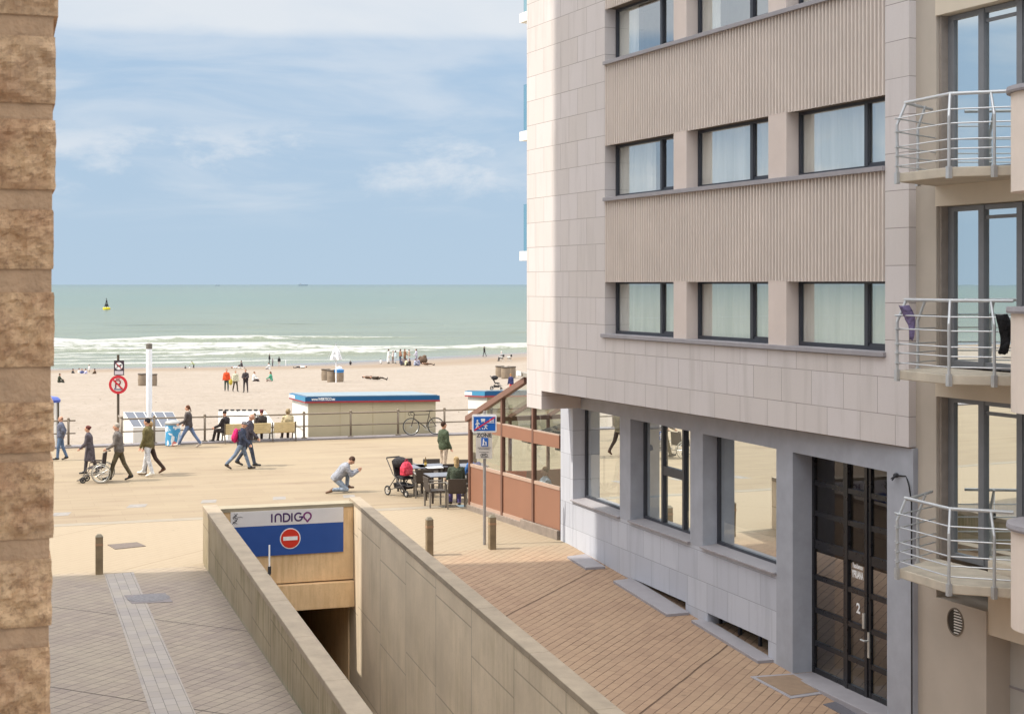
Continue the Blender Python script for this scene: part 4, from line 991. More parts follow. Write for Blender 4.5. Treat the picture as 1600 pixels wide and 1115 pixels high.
    parts.append(('shoes', sh, mat('shoe', C.get('shoes', (.03, .028, .026)), .5, .1), .018 if near else .03))
    if 'hair' in C:
        hm = MB(); st = C.get('style', 'short')
        if st == 'hat' or st == 'cap':
            hm.ell(hc+HM @ Vector((-.008, 0, .045)), (.108, .088, .085), 14, 8, HM)
            if st == 'cap': hm.ell(hc+HM @ Vector((.10, 0, .045)), (.06, .065, .012), 10, 6, HM)
        elif st == 'bald': hm.ell(hc+HM @ Vector((-.025, 0, .002)), (.080, .077, .06), 14, 8, HM)
        else:
            hm.ell(hc+HM @ Vector((-.020, 0, .030)), (.098, .083, .100), 14, 8, HM)
            if st in ('long', 'bob'):
                L = .26 if st == 'long' else .14
                hm.limb(hc+HM @ Vector((-.045, 0, 0)), hc+HM @ Vector((-.075, 0, -L)), .078, .055 if st == 'long' else .07)
            if st == 'tail': hm.limb(hc+HM @ Vector((-.09, 0, .03)), hc+HM @ Vector((-.15, 0, -.13)), .034, .018)
            if st == 'bun': hm.ell(hc+HM @ Vector((-.105, 0, .05)), (.045, .045, .045))
            if st == 'curly':
                rn = random.Random(1)
                for i in range(26):
                    v = Vector((rn.uniform(-1, .5), rn.uniform(-1, 1), rn.uniform(-.8, 1))).normalized(); hm.ell(hc+HM @ Vector((v.x*.085-.02, v.y*.085, v.z*.10+.01)), (.04, .04, .04), 7, 5)
        parts.append(('hat' if st in ('hat', 'cap') else 'hair', hm, cloth('hair_strands', C['hair'], .3), .016 if near else .03))
    if 'scarf' in C:
        sc = MB(); sc.torus(nk+ht*.02, ht, .075, .042, 16, 8); sc.limb(nk+f*.09-ht*.02, sp(.30)+f*.15, .045, .04); parts.append(('scarf', sc, cloth('scarf_cloth', C['scarf']), .018))
    if near:
        for s in (-1, 1):
            ey = MB(); ey.ell(hc+HM @ Vector((.083, .030*s, .008)), (.010, .012, .009), 8, 6, HM); parts.append(('eye', ey, mat('eye_dark', (.02, .016, .014), .2), 0))
    # tip the figure over (lying) and rest it on what carries it
    T = Matrix.Rotation(R(tip), 3, 'Y') if tip else Matrix.Identity(3)
    allz = [(T @ Vector(v)).z for n, mb, m, r in parts if n in ('shoes', 'trousers', 'jacket') for v in mb.v]
    zmin = min(allz) if seat is None else (T @ O).z-.135-seat/k
    cxy = T @ ((anks[0]+anks[1])/2 if seat is None and not tip else O)
    root = thing('person', label, 'person', loc, R(head_deg), group); root.scale = (k, k, k)
    for n, mb, m, r in parts:
        mb.v = [tuple(T @ Vector(v)-Vector((cxy.x, cxy.y, zmin))) for v in mb.v]; mb.local = True
        mb.build(n, m, root, smooth=True, remesh=r)
    root['joints'] = 0; del root['joints']
    return root, dict(arms=[(T @ a[2]-Vector((cxy.x, cxy.y, zmin)))*k for a in arms], chest=(T @ sp(.33)-Vector((cxy.x, cxy.y, zmin)))*k)
def stand(label, px, pyf, pyh, deg, P, C, **kw):
    p = kw.pop('p', None) or at(px, pyf); h = kw.pop('h', None) or (pyf-pyh)*p.y/F
    return person(label, p, h, deg, P, C, **kw)
WALK = dict(hipL=24, kneeL=6, hipR=-20, kneeR=18, shL=-22, elL=14, shR=22, elR=22, lean=4)
DENIM, JEANS2, NAVY, BLACK, GREY, OLIVE = lin(92, 112, 140), lin(116, 130, 150), lin(62, 68, 86), lin(40, 40, 44), lin(104, 100, 100), lin(106, 98, 66)
BROWN, DKBROWN, WHITEC, BEIGEC = lin(96, 66, 50), lin(58, 42, 36), lin(214, 212, 208), lin(176, 158, 130)
def wk(**k): d = dict(WALK); d.update(k); return d
def promenade_people():
    stand('man in a grey-blue jacket walking with hands behind his back by the stone pier', 97, 719, 651, 186,
          dict(hipL=10, kneeL=6, hipR=-8, kneeR=14, shL=-28, elL=38, shR=-28, elR=38, inL=40, inR=40, lean=-2), dict(top=lin(104, 108, 124), legs=DENIM, hair=lin(120, 92, 74), style='bald', puff=.034))
    stand('woman in a long dark grey coat walking beside the wheelchair', 143, 741, 666, 182,
          dict(hipL=14, kneeL=8, hipR=-12, kneeR=12, shL=12, elL=35, shR=16, elR=30, lean=7, fem=1), dict(coat=lin(92, 86, 92), coat_len=.48, legs=lin(74, 70, 74), hair=lin(98, 56, 52), style='bun'))
    stand('grey haired man in a grey jacket pushing the wheelchair', 188, 751, 661, 184,
          dict(hipL=20, kneeL=4, hipR=-18, kneeR=12, shL=10, elL=50, shR=10, elR=50, lean=6), dict(top=lin(112, 106, 102), legs=lin(92, 84, 66), hair=lin(160, 152, 142), style='short'))
    stand('man in an olive jacket and white jeans walking beside a curly haired companion', 231, 744, 655, 170,
          dict(hipL=-8, kneeL=10, hipR=16, kneeR=4, shL=4, elL=20, shR=-8, elR=20, lean=2), dict(top=OLIVE, legs=lin(206, 206, 208), shoes=lin(220, 216, 206), hair=BLACK, style='short', puff=.04))
    p = at(241, 741)
    stand('curly blonde person in dark trousers and a pale scarf walking close behind the white jeans', 241, 741, 658, 172, dict(hipL=12, kneeL=6, hipR=-20, kneeR=22, shL=0, elL=25, lean=2, fem=1),
          dict(top=lin(98, 88, 64), legs=lin(70, 56, 48), hair=lin(176, 146, 104), style='curly', scarf=lin(220, 208, 190), shoes=BROWN))
    stand('woman with tied brown hair striding left in a dark jacket and blue jeans', 296, 699, 632, 176, wk(hipL=30, kneeL=4, hipR=-28, kneeR=8, fem=1, shL=14, elL=50, shR=10, elR=40), dict(top=lin(80, 74, 74), legs=lin(100, 116, 146), hair=lin(92, 60, 44), style='tail', shoes=lin(190, 180, 168), scarf=lin(170, 160, 150)))
    r, j = stand('woman in a grey cap and navy jacket walking right with a pink backpack', 372, 733, 656, 2, wk(hipL=20, kneeL=2, hipR=-30, kneeR=14, fem=1, lean=5, nod=12), dict(top=NAVY, legs=JEANS2, hair=lin(126, 124, 128), style='cap', shoes=lin(60, 52, 46)))
    k = LMB(); c = j['chest']; k.ell((0, 0, 0), (.10, .17, .24), 14, 10); k.ell((-.06, 0, -.07), (.07, .13, .13), 12, 8)
    b = k.build('backpack', cloth('pink_nylon', lin(214, 48, 112)), None, smooth=True)
    a = math.radians(2); lc = Vector((c.x-.215, c.y, c.z-.03)); b.location = r.location+Vector((lc.x*math.cos(a)-lc.y*math.sin(a), lc.x*math.sin(a)+lc.y*math.cos(a), lc.z)); b.rotation_euler = (0, math.radians(6), a)
    tag(b, 'bright pink backpack on the back of the woman in the grey cap', 'backpack')
    st = LMB()
    for s in (-1, 1): st.tube([(.06, .09*s, .20), (.17, .10*s, .20), (.24, .10*s, .12), (.22, .11*s, -.10), (.08, .11*s, -.17)], .014, 6)
    st.build('strap', cloth('pink_strap', lin(160, 40, 90)), b)
    stand('white haired man in a dark jacket walking right behind the pink backpack', 384, 728, 645, 4, wk(hipL=-22, kneeL=12, hipR=16, kneeR=4, lean=4, nod=14), dict(top=lin(74, 70, 78), legs=lin(72, 78, 92), hair=lin(204, 186, 178), style='bald'))
    # kneeling man
    p = at(531, 769)
    person('man in a light grey jacket kneeling on one knee on the promenade', p, 1.70, 12, dict(lean=40, hipL=118, kneeL=122, footL=0, hipR=46, kneeR=136, footR=185, shL=34, elL=84, shR=28, elR=90, inL=30, inR=30, nod=26, neck=.45, spread=8),
           dict(top=lin(146, 148, 156), legs=lin(140, 152, 168), shoes=lin(112, 84, 64), hair=lin(76, 58, 48), style='short', puff=.045))
    p = at(692, 744)
    stand('dark haired man in a green bomber jacket standing behind the terrace tables', 692, 744, 660, 38, dict(hipL=4, kneeL=4, hipR=-6, kneeR=4, shL=-6, elL=30, shR=2, elR=25, lean=-2), dict(top=lin(74, 84, 66), legs=lin(186, 170, 154), hair=lin(66, 48, 40), style='short', puff=.045))
promenade_people()

# ------------------------------------------------------------------ street furniture
def bollard(label, px, py, h):
    t = thing('bollard', label, 'bollard', at(px, py)+Vector((0, 0, 0 if px < 400 else 0)), math.radians(18), 'timber bollards closing the street')
    b = LMB(); b.box((0, 0, h/2-.02), (.15, .15, h+.04)); b.build('post', mat('weathered_timber', lin(128, 112, 88), .8, .22, 5), t, bevel=.008)
    b = LMB(); b.box((0, 0, h*.80), (.154, .154, .05)); b.build('band', mat('reflector_band', lin(152, 120, 92), .5, .1), t)
    b = LMB(); b.hexa([(-.08, -.08, h), (.08, -.08, h), (.08, .08, h), (-.08, .08, h), (-.035, -.035, h+.055), (.035, -.035, h+.055), (.035, .035, h+.055), (-.035, .035, h+.055)]); b.build('cap', mat('timber_cap', lin(120, 112, 96), .7, .15, 8), t)
bollard('timber bollard standing alone at the shadow edge of the left street', 155, 896, .77)
bollard('timber bollard close to the coping of the ramp wall', 671, 866, .78)
bollard('timber bollard just right of the zone sign post', 769, 857, .72)

def sign_post_zone():
    p = at(757, 851); Y = p.y
    t = thing('zone_sign', 'end of living street zone sign on a tall grey pole before the veranda', 'sign', p)
    zt = atY(757, 642, Y).z
    MB().tube([p+Vector((0, .05, -.05)), Vector((p.x, p.y+.05, zt))], .036, 10).build('pole', mat('grey_pole', lin(150, 146, 144), .5, .12, 6, metal=.3), t)
    def rect(x0, x1, y0, y1, d, rad=0.0):
        a, b = atY(x0, y1, Y), atY(x1, y0, Y); X0, X1, Z0, Z1 = a.x, b.x, a.z, b.z
        if not rad: pts = [(X0, Z0), (X1, Z0), (X1, Z1), (X0, Z1)]
        else:
            pts = []
            for cx, cz, a0 in ((X1-rad, Z0+rad, -90), (X1-rad, Z1-rad, 0), (X0+rad, Z1-rad, 90), (X0+rad, Z0+rad, 180)):
                pts += [(cx+rad*math.cos(math.radians(a0+i*22.5)), cz+rad*math.sin(math.radians(a0+i*22.5))) for i in range(5)]
        return [(x, Y-d, z) for x, z in pts]
    TH = (0, -.006, 0)
    W = mat('white_enamel', (.8, .8, .8), .4); B = mat('blue_enamel', lin(24, 92, 176), .4, .05)
    MB().extr(rect(737.5, 776, 647, 675, .0, .035), (0, -.02, 0)).build('plate', W, t)
    MB().extr(rect(740, 774, 650.5, 672.5, .021), TH).build('blue_field', B, t)
    sy = MB()
    def pl(pts, d=.028): sy.extr([(atY(x, y, Y).x, Y-d, atY(x, y, Y).z) for x, y in pts], (0, -.003, 0))
    def ln(x0, y0, x1, y1, w, d=.028):
        a, b = Vector((x0, y0)), Vector((x1, y1)); n = (b-a).normalized(); n = Vector((-n.y, n.x))*w/2; pl([tuple(a-n), tuple(b-n), tuple(b+n), tuple(a+n)], d)
    def dotp(x, y, r, d=.028): pl([(x+r*math.cos(i*.7854), y+r*math.sin(i*.7854)) for i in range(8)], d)
    dotp(746, 656.5, 1.3); ln(746, 657.8, 746, 664, 2.6); ln(746, 659, 743, 663, 1.2); ln(746, 659, 749.5, 662, 1.2); ln(746, 663.5, 743.6, 670, 1.5); ln(746, 663.5, 748.8, 669.5, 1.5)
    ln(751.5, 655, 758, 655, 2.6); ln(752.2, 657, 757.2, 657, 1.6); dotp(753, 658.2, .9); dotp(756.6, 658.2, .9)
    pl([(764, 659), (764, 655.5), (766, 653.8), (768, 655.5), (768, 659)]); ln(769.3, 653, 769.3, 659, 1.1); ln(771.3, 654, 771.3, 659, 1.1); ln(761, 660.3, 772.5, 660.3, .6)
    dotp(759.5, 663.5, 1.0); ln(759.3, 664.3, 758.6, 667.2, 1.8); ln(758.8, 665, 762.4, 664.4, .9); ln(758.8, 665.2, 755.8, 664.2, .9); ln(758.6, 667, 761.5, 669.6, 1.1); ln(758.6, 667, 756.2, 670.3, 1.1); dotp(754, 669, 1.0); dotp(750, 669.6, .8)
    sy.build('pictogram', W, t)
    sy = MB(); ln(741.2, 671.8, 773, 651.3, 2.2, .034); sy.build('red_bar', mat('red_enamel2', lin(190, 40, 60), .4, .05), t)
    MB().extr(rect(743.5, 769, 676, 716, .0), (0, -.015, 0)).build('under_plate', mat('grey_plate', lin(196, 190, 184), .5, .05), t)
    MB().extr(rect(752, 762.6, 683.5, 697, .016), TH).build('blue_field', B, t)
    sy = MB(); dotp(755.5, 686.2, 1.1); ln(755.5, 687.2, 755.3, 691.5, 2.2); ln(755, 691, 754.2, 695.8, 1.2); ln(755.6, 691, 756.4, 695.8, 1.2); ln(756, 688.2, 758.6, 690.8, .8); dotp(759.4, 690.0, .8); ln(759.4, 690.8, 759.4, 693, 1.6); ln(759.2, 693, 758.9, 695.8, .7); ln(759.7, 693, 760.2, 695.8, .7); sy.build('pictogram', W, t)
    K = mat('black_ink', (.04, .04, .045), .5); c = atY(756.5, 679.8, Y)
    text('lettering', 'ZONE', .125, lambda x, y, d: (c.x+x, Y-.016-d, c.z+y), K, t, font_bold=.004)
    sy = MB(); rn = random.Random(2)
    for y, x0, x1 in ((699, 746.5, 767), (701.2, 748.5, 765), (705.6, 749, 764)):
        x = x0
        while x < x1: w = rn.uniform(.8, 2.2); ln(x, y, min(x1, x+w), y, .75, .016); x += w+.55
    for x in (753, 759.5): sy.torus((atY(x, 710.6, Y).x, Y-.017, atY(x, 710.6, Y).z), (0, 1, 0), .030, .005, 16, 4)
    ln(753, 710.6, 756.2, 707.8, .5, .016); ln(756.2, 707.8, 759.5, 710.6, .5, .016); ln(753, 710.6, 757, 710.6, .5, .016); ln(757, 710.6, 758.4, 707.2, .5, .016); ln(751.5, 713.6, 763, 713.6, .6, .016)
    sy.build('small_print', K, t)
sign_post_zone()
def sign_post_beach():
    Y = 59.0; p = Vector((atY(184, 690, Y).x, Y, 0))
    t = thing('prohibition_sign', 'dark post carrying a no dogs plate above a round red-ringed prohibition sign', 'sign', p)
    MB().tube([p+Vector((0, .06, -1)), Vector((p.x, p.y+.06, atY(184, 554, Y).z))], .05, 10).build('pole', mat('dark_pole', lin(84, 74, 62), .6, .15), t)
    G = lambda x, y: (atY(x, y, Y).x, atY(x, y, Y).z)
    def poly(pts, d, th, name, m):
        return MB().extr([(G(x, y)[0], Y-d, G(x, y)[1]) for x, y in pts], (0, -th, 0)).build(name, m, t)
    circ = lambda cx, cy, r, n=28: [(cx+r*math.cos(2*math.pi*i/n), cy+r*math.sin(2*math.pi*i/n)) for i in range(n)]
    poly([(178.2, 586), (194, 586), (194, 563), (178.2, 563)], 0, .02, 'plate', mat('dark_plate', lin(62, 50, 60), .5))
    poly([(179.6, 584.8), (192.8, 584.8), (192.8, 579.4), (179.6, 579.4)], .021, .004, 'text_field', mat('pale_plate', lin(198, 190, 196), .5))
    W = mat('white_enamel', (.8, .8, .8), .4); RED = mat('red_enamel3', lin(196, 44, 56), .45, .06)
    poly(circ(186, 571.6, 5.9), .021, .004, 'roundel', W)
    K = mat('black_ink', (.04, .04, .045), .5)
    sy = MB()
    def ln(x0, y0, x1, y1, w, d=.026):
        a, b = Vector((x0, y0)), Vector((x1, y1)); n = (b-a).normalized(); n = Vector((-n.y, n.x))*w/2
        sy.extr([(G(*q)[0], Y-d, G(*q)[1]) for q in (a-n, b-n, b+n, a+n)], (0, -.003, 0))
    ln(183, 571.5, 188.5, 571.5, 2.6); ln(188, 571.5, 190, 568.8, 1.8); ln(183.4, 572, 182.6, 575.6, 1.0); ln(188, 572, 188.6, 575.6, 1.0); ln(183, 570.5, 181.8, 568.5, .8); sy.build('dog_symbol', K, t)
    sy = MB(); ln(182, 567.5, 190, 575.7, 1.1, .031); sy.build('red_bar', RED, t)
    poly(circ(184.8, 600.6, 14.6), 0, .02, 'red_ring', RED)
    poly(circ(184.8, 600.6, 10.4), .021, .004, 'roundel', mat('cream_enamel', lin(214, 204, 196), .45))
    sy = MB()
    for q in ((181, 594, 181, 606), (181, 594, 187, 594), (187, 594, 188.6, 597), (188.6, 597, 187, 600), (187, 600, 181, 600), (186, 600, 189, 606)): ln(*q, 1.9)
    ln(181.5, 591.5, 187.5, 591.5, 1.3); sy.build('symbol', mat('dark_red_paint', lin(140, 36, 50), .5), t)
    sy = MB(); ln(179, 608, 190, 608, 1.4, .027); ln(179, 607.4, 182, 603.5, 1.0, .027); sy.build('wave_symbol', mat('navy_paint', lin(46, 44, 110), .5), t)
    sy = MB(); ln(177.6, 593.4, 192, 607.8, 2.4, .031); sy.build('red_bar', RED, t)
sign_post_beach()
def lamp_column():
    Y = 59.6; p = Vector((atY(233, 690, Y).x, Y, 0)); t = thing('lamp_column', 'thick white column with a dark top standing behind the promenade railing', 'column', p)
    z = lambda y: atY(233, y, Y).z
    MB().lathe([(.10, 0), (.10, z(652)-z(690)+.02)], (p.x, p.y, z(690)-.05), 16).build('base', mat('grey_base', lin(134, 128, 126), .5, .1), t)
    MB().lathe([(.085, 0), (.115, .5), (.118, z(545)-z(652))], (p.x, p.y, z(652)), 18).build('shaft', mat('white_shaft', lin(236, 238, 242), .35, .04), t, smooth=False)
    MB().lathe([(.122, 0), (.122, z(537)-z(545)), (.05, z(537)-z(545)+.03)], (p.x, p.y, z(545)+.002), 18).build('cap', mat('dark_cap', lin(110, 104, 96), .5), t)
lamp_column()
def railings():
    M = mat('railing_paint', lin(122, 110, 96), .55, .14, 5, metal=.2)
    def run(label, u0, u1, posts, ends):
        t = thing('railing', label, 'railing', E((u0+u1)/2, 58.05, .06))
        for u in posts:
            q = MB(); q.tube([E(u, 58.05, .05), E(u, 58.05, 1.03)], .042, 10); q.ell(E(u, 58.05, 1.05), (.055, .055, .055), 10, 6); q.lathe([(.11, 0), (.11, .03), (.05, .06)], E(u, 58.05, .055), 12); q.build('post', M, t, smooth=True)
        for z, r in ((.99, .032), (.52, .026)):
            q = MB(); pts = [E(u0, 58.05, z), E(u1, 58.05, z)]
            q.tube(pts, r, 8); q.build('rail', M, t)
        if ends:
            q = MB(); q.tube([E(u0, 58.05, .99), E(u0, 59.6, .99), E(u0, 59.6, -.6)], .035, 8); q.tube([E(u0, 58.05, .52), E(u0, 59.6, .52)], .026, 8); q.build('end_frame', M, t)
    ru = lambda px: (lambda r: (r*(E2.y*58.05)-E2.x*58.05)/(E1.x-r*E1.y))((px-CX)/F)
    run('long brown two-rail railing along the promenade edge with the bicycle against it', ru(190), ru(830), [ru(x) for x in (190, 241, 320, 398, 475, 548, 622, 694.5, 768, 830)], True)
    run('short end of brown railing beside the man near the stone pier', ru(20), ru(118), [ru(30), ru(107)], False)
railings()

# ------------------------------------------------------------------ beach huts and the sloped cabinets behind the railing
def hut(label, L, D, o, ang, txt):
    Fh = Fr(o, (math.cos(ang), math.sin(ang))); Fh.n = Vector((math.sin(ang), -math.cos(ang)))
    zb, zt = -1.15, 1.60
    t = thing('beach_hut', label, 'hut', Fh.P(L/2, -D/2, zb))
    w = MB(); w.fbox(Fh, .06, L-.06, -D+.06, -.0, zb, zt-.27); w.build('wall', mat('cream_panels', lin(190, 178, 150), .7, .05, 1.2), t)
    s = MB(); s.fbox(Fh, .03, .058, -D+.05, -.03, zb, zt-.27); s.build('side_wall', mat('white_panels', lin(226, 222, 212), .7, .04, 1.2), t)
    sl = MB()
    for i in range(1, 4): sl.fbox(Fh, L*i/4-.012, L*i/4+.012, 0, .012, zb, zt-.275)
    sl.build('batten', mat('cream_batten', lin(180, 166, 136), .7), t)
    r = MB(); P = Fh.P; d = .22
    r.hexa([P(-.08, -D-.05, zt-.25-d), P(-.08, .12, zt-.25), P(L+.08, .12, zt-.29), P(L+.08, -D-.05, zt-.29-d), P(-.08, -D-.05, zt-.02-d), P(-.08, .12, zt-.02), P(L+.08, .12, zt-.06), P(L+.08, -D-.05, zt-.06-d)])
    rf = r.build('roof', mat('blue_fascia', lin(18, 84, 130), .5, .06, 1.5), t)
    k = MB(); k.hexa([P(0, -D, zt-.03-d), P(0, .05, zt-.03), P(L, .05, zt-.07), P(L, -D, zt-.07-d), P(0, -D, zt+.01-d), P(0, .05, zt+.01), P(L, .05, zt-.03), P(L, -D, zt-.03-d)]); k.build('roof_felt', mat('grey_felt', lin(120, 134, 142), .8, .1, 2), rf)
    k = MB(); k.hexa([P(-.09, .121, zt-.26), P(-.09, .135, zt-.26), P(L+.09, .135, zt-.30), P(L+.09, .121, zt-.30), P(-.09, .121, zt-.19), P(-.09, .135, zt-.19), P(L+.09, .135, zt-.23), P(L+.09, .121, zt-.23)]); k.build('red_stripe', mat('red_stripe', lin(152, 56, 60), .6), rf)
    k = MB(); k.hexa([P(-.094, -D-.05, zt-.26-d), P(-.094, .13, zt-.26), P(-.081, .13, zt-.26), P(-.081, -D-.05, zt-.26-d), P(-.094, -D-.05, zt-.20-d), P(-.094, .13, zt-.20), P(-.081, .13, zt-.20), P(-.081, -D-.05, zt-.20-d)]); k.build('red_stripe', mat('red_stripe', lin(152, 56, 60), .6), rf)
    k = MB(); k.hexa([P(-.096, -D-.05, zt-.20-d), P(-.096, .13, zt-.20), P(-.081, .13, zt-.20), P(-.081, -D-.05, zt-.20-d), P(-.096, -D-.05, zt-.03-d), P(-.096, .13, zt-.03), P(-.081, .13, zt-.03), P(-.081, -D-.05, zt-.03-d)]); k.build('fascia', mat('sunlit_blue_fascia', lin(44, 130, 168), .5), rf)  # roof edge blue, lightened on this side to stand for sunlight
    k = MB(); k.hexa([P(-.101, -D-.05, zt-.19-d), P(-.101, -D*.62, zt-.19-d*.6), P(-.081, -D*.62, zt-.19-d*.6), P(-.081, -D-.05, zt-.19-d), P(-.101, -D-.05, zt-.06-d), P(-.101, -D*.62, zt-.06-d*.6), P(-.081, -D*.62, zt-.06-d*.6), P(-.081, -D-.05, zt-.06-d)]); k.build('name_plate', mat('white_enamel', (.8, .8, .8), .4), rf)
    v = MB(); v.fbox(Fh, .0, .03, -D*.72, -D*.18, .12, .20); v.build('vent_strip', mat('grey_vent', lin(176, 172, 166), .6), t)
    if txt: text('lettering', txt, .15, lambda x, y, dp: Fh.P(.62+x, .126+dp, zt-.115+y-.0075*x), mat('white_lettering', (.8, .8, .8), .5), rf, squash=.74, font_bold=.006)
hut('long beige beach hut with a blue and red roof edge behind the railing', 5.22, 5.2, (-8.05, 59.6), math.radians(15), 'www.WERTSCO.eu')
hut('second beach hut half hidden behind the veranda, white side wall showing', 5.35, 3.4, (-1.07, 62.7), math.radians(15), '')
def cabinet(label, xs, ytop, ymid, Y, dark):
    """low white cabinet with a sloped top of square panels"""
    a, b, c, d = xs    # back-left, back-right, front-left, front-right pixels
    zf = atY(c, ymid, Y).z; Db = 1.5; zb = atY(a, ytop, Y+Db).z
    F0, F1 = atY(c, ymid, Y), atY(d, ymid, Y+.35); B0, B1 = atY(a, ytop, Y+Db), atY(b, ytop, Y+Db+.35)
    g = lambda q, z: Vector((q.x, q.y, z))
    t = thing('beach_cabinet', label, 'cabinet', ((F0.x+B1.x)/2, Y+.7, -1.1))
    m = MB(); m.hexa([g(F0, -1.2), g(F1, -1.2), g(B1, -1.2), g(B0, -1.2), F0, F1, B1, B0]); m.build('box', mat('white_box', lin(224, 220, 212), .65, .05, 1.5), t)
    n = 5
    for i in range(n):
        q0, q1 = (i+.05)/n, (i+.95)/n
        L = lambda s, w: (F0+(F1-F0)*s)*(1-w)+(B0+(B1-B0)*s)*w
        up = Vector((0, -.006, .014)); p = MB(); p.extr([L(q0, .04)+up*.2, L(q1, .04)+up*.2, L(q1, .96)+up*.2, L(q0, .96)+up*.2], up); p.build('panel', mat('grey_panel', lin(92, 96, 106), .65, .08, 3) if dark else mat('white_panel', lin(230, 226, 218), .5, .05, 3), t)
    if not dark:
        p = MB()
        for i in range(8): q = B0+(B1-B0)*((i+.1)/8); q2 = B0+(B1-B0)*((i+.75)/8); p.extr([q+Vector((0, -.05, .0)), q2+Vector((0, -.05, 0)), q2+Vector((0, -.05, .07)), q+Vector((0, -.05, .07))], (0, .08, 0))
        p.build('top_strip', mat('dark_steel', (.03, .03, .035), .5), t)
cabinet('low white cabinet with five grey sloped panels behind the white column', (193, 270, 208, 283), 643, 667, 60.2, True)
cabinet('low white cabinet with a dashed dark top edge behind the benches', (341, 414, 356, 430), 642, 663, 60.4, False)
def booth():
    Y = 60.5; p = atY(86, 651, Y); t = thing('white_booth', 'white booth with a rounded blue cap half hidden by the stone pier', 'booth', Vector((p.x-.15, Y, -.9)))
    w = MB(); w.box((p.x-.22, Y, .2), (.66, .6, 2.2)); w.build('box', mat('white_box', lin(224, 220, 212), .65, .05, 1.5), t)
    c = MB(); c.lathe([(.40, 0), (.41, .10), (.30, .2), (.02, .25)], (p.x-.2, Y, 1.30), 18); c.build('cap', mat('blue_cap', lin(74, 92, 168), .5), t)
    q = MB(); q.tube([(p.x+.16, Y-.1, -1), (p.x+.16, Y-.1, 1.3)], .035, 8); q.build('post', mat('dark_pole', lin(84, 74, 62), .6, .15), t)
booth()

# ------------------------------------------------------------------ bench, bin, bicycle
def bench():
    p0, p1 = at(350, 693), at(463, 688.5); d = (p1-p0).xy; L = d.length; ang = math.atan2(d.y, d.x)
    t = thing('bench', 'long pale slatted bench in three sections facing the sea', 'bench', (p0.x, p0.y, 0), ang)
    WD, MT = mat('pale_slats', lin(198, 178, 134), .7, .12, 7), mat('bench_metal', lin(92, 82, 72), .5, .1)
    for i in range(3):
        x0, x1 = L*i/3+.06, L*(i+1)/3-.06; b = LMB(); s = LMB()
        for j in range(5): b.box(((x0+x1)/2, .02+.03*j*-.35, .40+.075*j), (x1-x0, .03, .068))
        for j in range(5): s.box(((x0+x1)/2, .10+.085*j, .34), (x1-x0, .074, .03))
        b.build('backrest', WD, t); s.build('seat', WD, t)
    for i in range(4):
        x = min(L-.03, max(.03, L*i/3)); l = LMB(); l.tube([(x, -.10, .0), (x, .03, .31), (x, -.02, .75)], .026, 8); l.tube([(x, .03, .31), (x, .50, .31)], .026, 8); l.tube([(x, .42, .31), (x, .54, .0)], .026, 8); l.tube([(x, .0, .52), (x, .25, .55), (x, .45, .52), (x, .5, .31)], .018, 6); l.build('leg', MT, t)
    def sit(label, s, C, deg=90, **P):
        q = Vector((p0.x, p0.y, 0))+Vector((math.cos(ang), math.sin(ang), 0))*(L*s)+Vector((-math.sin(ang), math.cos(ang), 0))*.22
        person(label, q, 1.6, deg+math.degrees(ang), dict(hipL=92, kneeL=76, hipR=88, kneeR=78, shL=30, elL=40, shR=30, elR=45, lean=-4, **P), C, seat=.36)
    sit('person in a black hat and coat on the left end of the bench', .03, dict(top=lin(52, 48, 50), legs=lin(66, 58, 56), hair=lin(50, 42, 42), style='hat', puff=.05), deg=128, nod=16)
    sit('person in a burgundy cap and dark coat in the middle of the bench', .53, dict(top=lin(58, 52, 50), legs=lin(58, 54, 56), hair=lin(104, 58, 62), style='hat', puff=.05), look=-20)
    sit('grey curly haired person in a beige coat on the right end of the bench', .90, dict(top=lin(186, 172, 140), legs=lin(76, 62, 56), hair=lin(150, 132, 104), style='curly', puff=.05, fem=1))
bench()
def litter_bin():
    p = at(270, 696); t = thing('litter_bin', 'round blue and white litter bin with a grey dome lid by the white column', 'bin', p)
    m, nt, b = newmat('bin_print'); v = objc(nt)
    n = noi(nt, v, 3.2, 2, .5, .6); c = mixc(nt, rng(nt, n, .50, .53), lin(66, 150, 196), lin(220, 224, 226)); n2 = noi(nt, v, 2.3, 1); c = mixc(nt, rng(nt, n2, .63, .66), c, lin(214, 130, 120))
    setin(nt, b.inputs['Base Color'], c); b.inputs['Roughness'].default_value = .45
    MB().lathe([(.24, 0), (.27, .03), (.28, .78), (.26, .80)], p, 22).build('drum', m, t, smooth=False)
    MB().lathe([(.295, .79), (.30, .86), (.24, .92), (.10, .95), (.01, .955)], p, 22).build('lid', mat('grey_lid', lin(150, 150, 148), .5, .06), t)
    MB().lathe([(.245, -.01), (.25, .05)], p, 22).build('foot', mat('dark_steel', (.03, .03, .035), .5), t)
litter_bin()
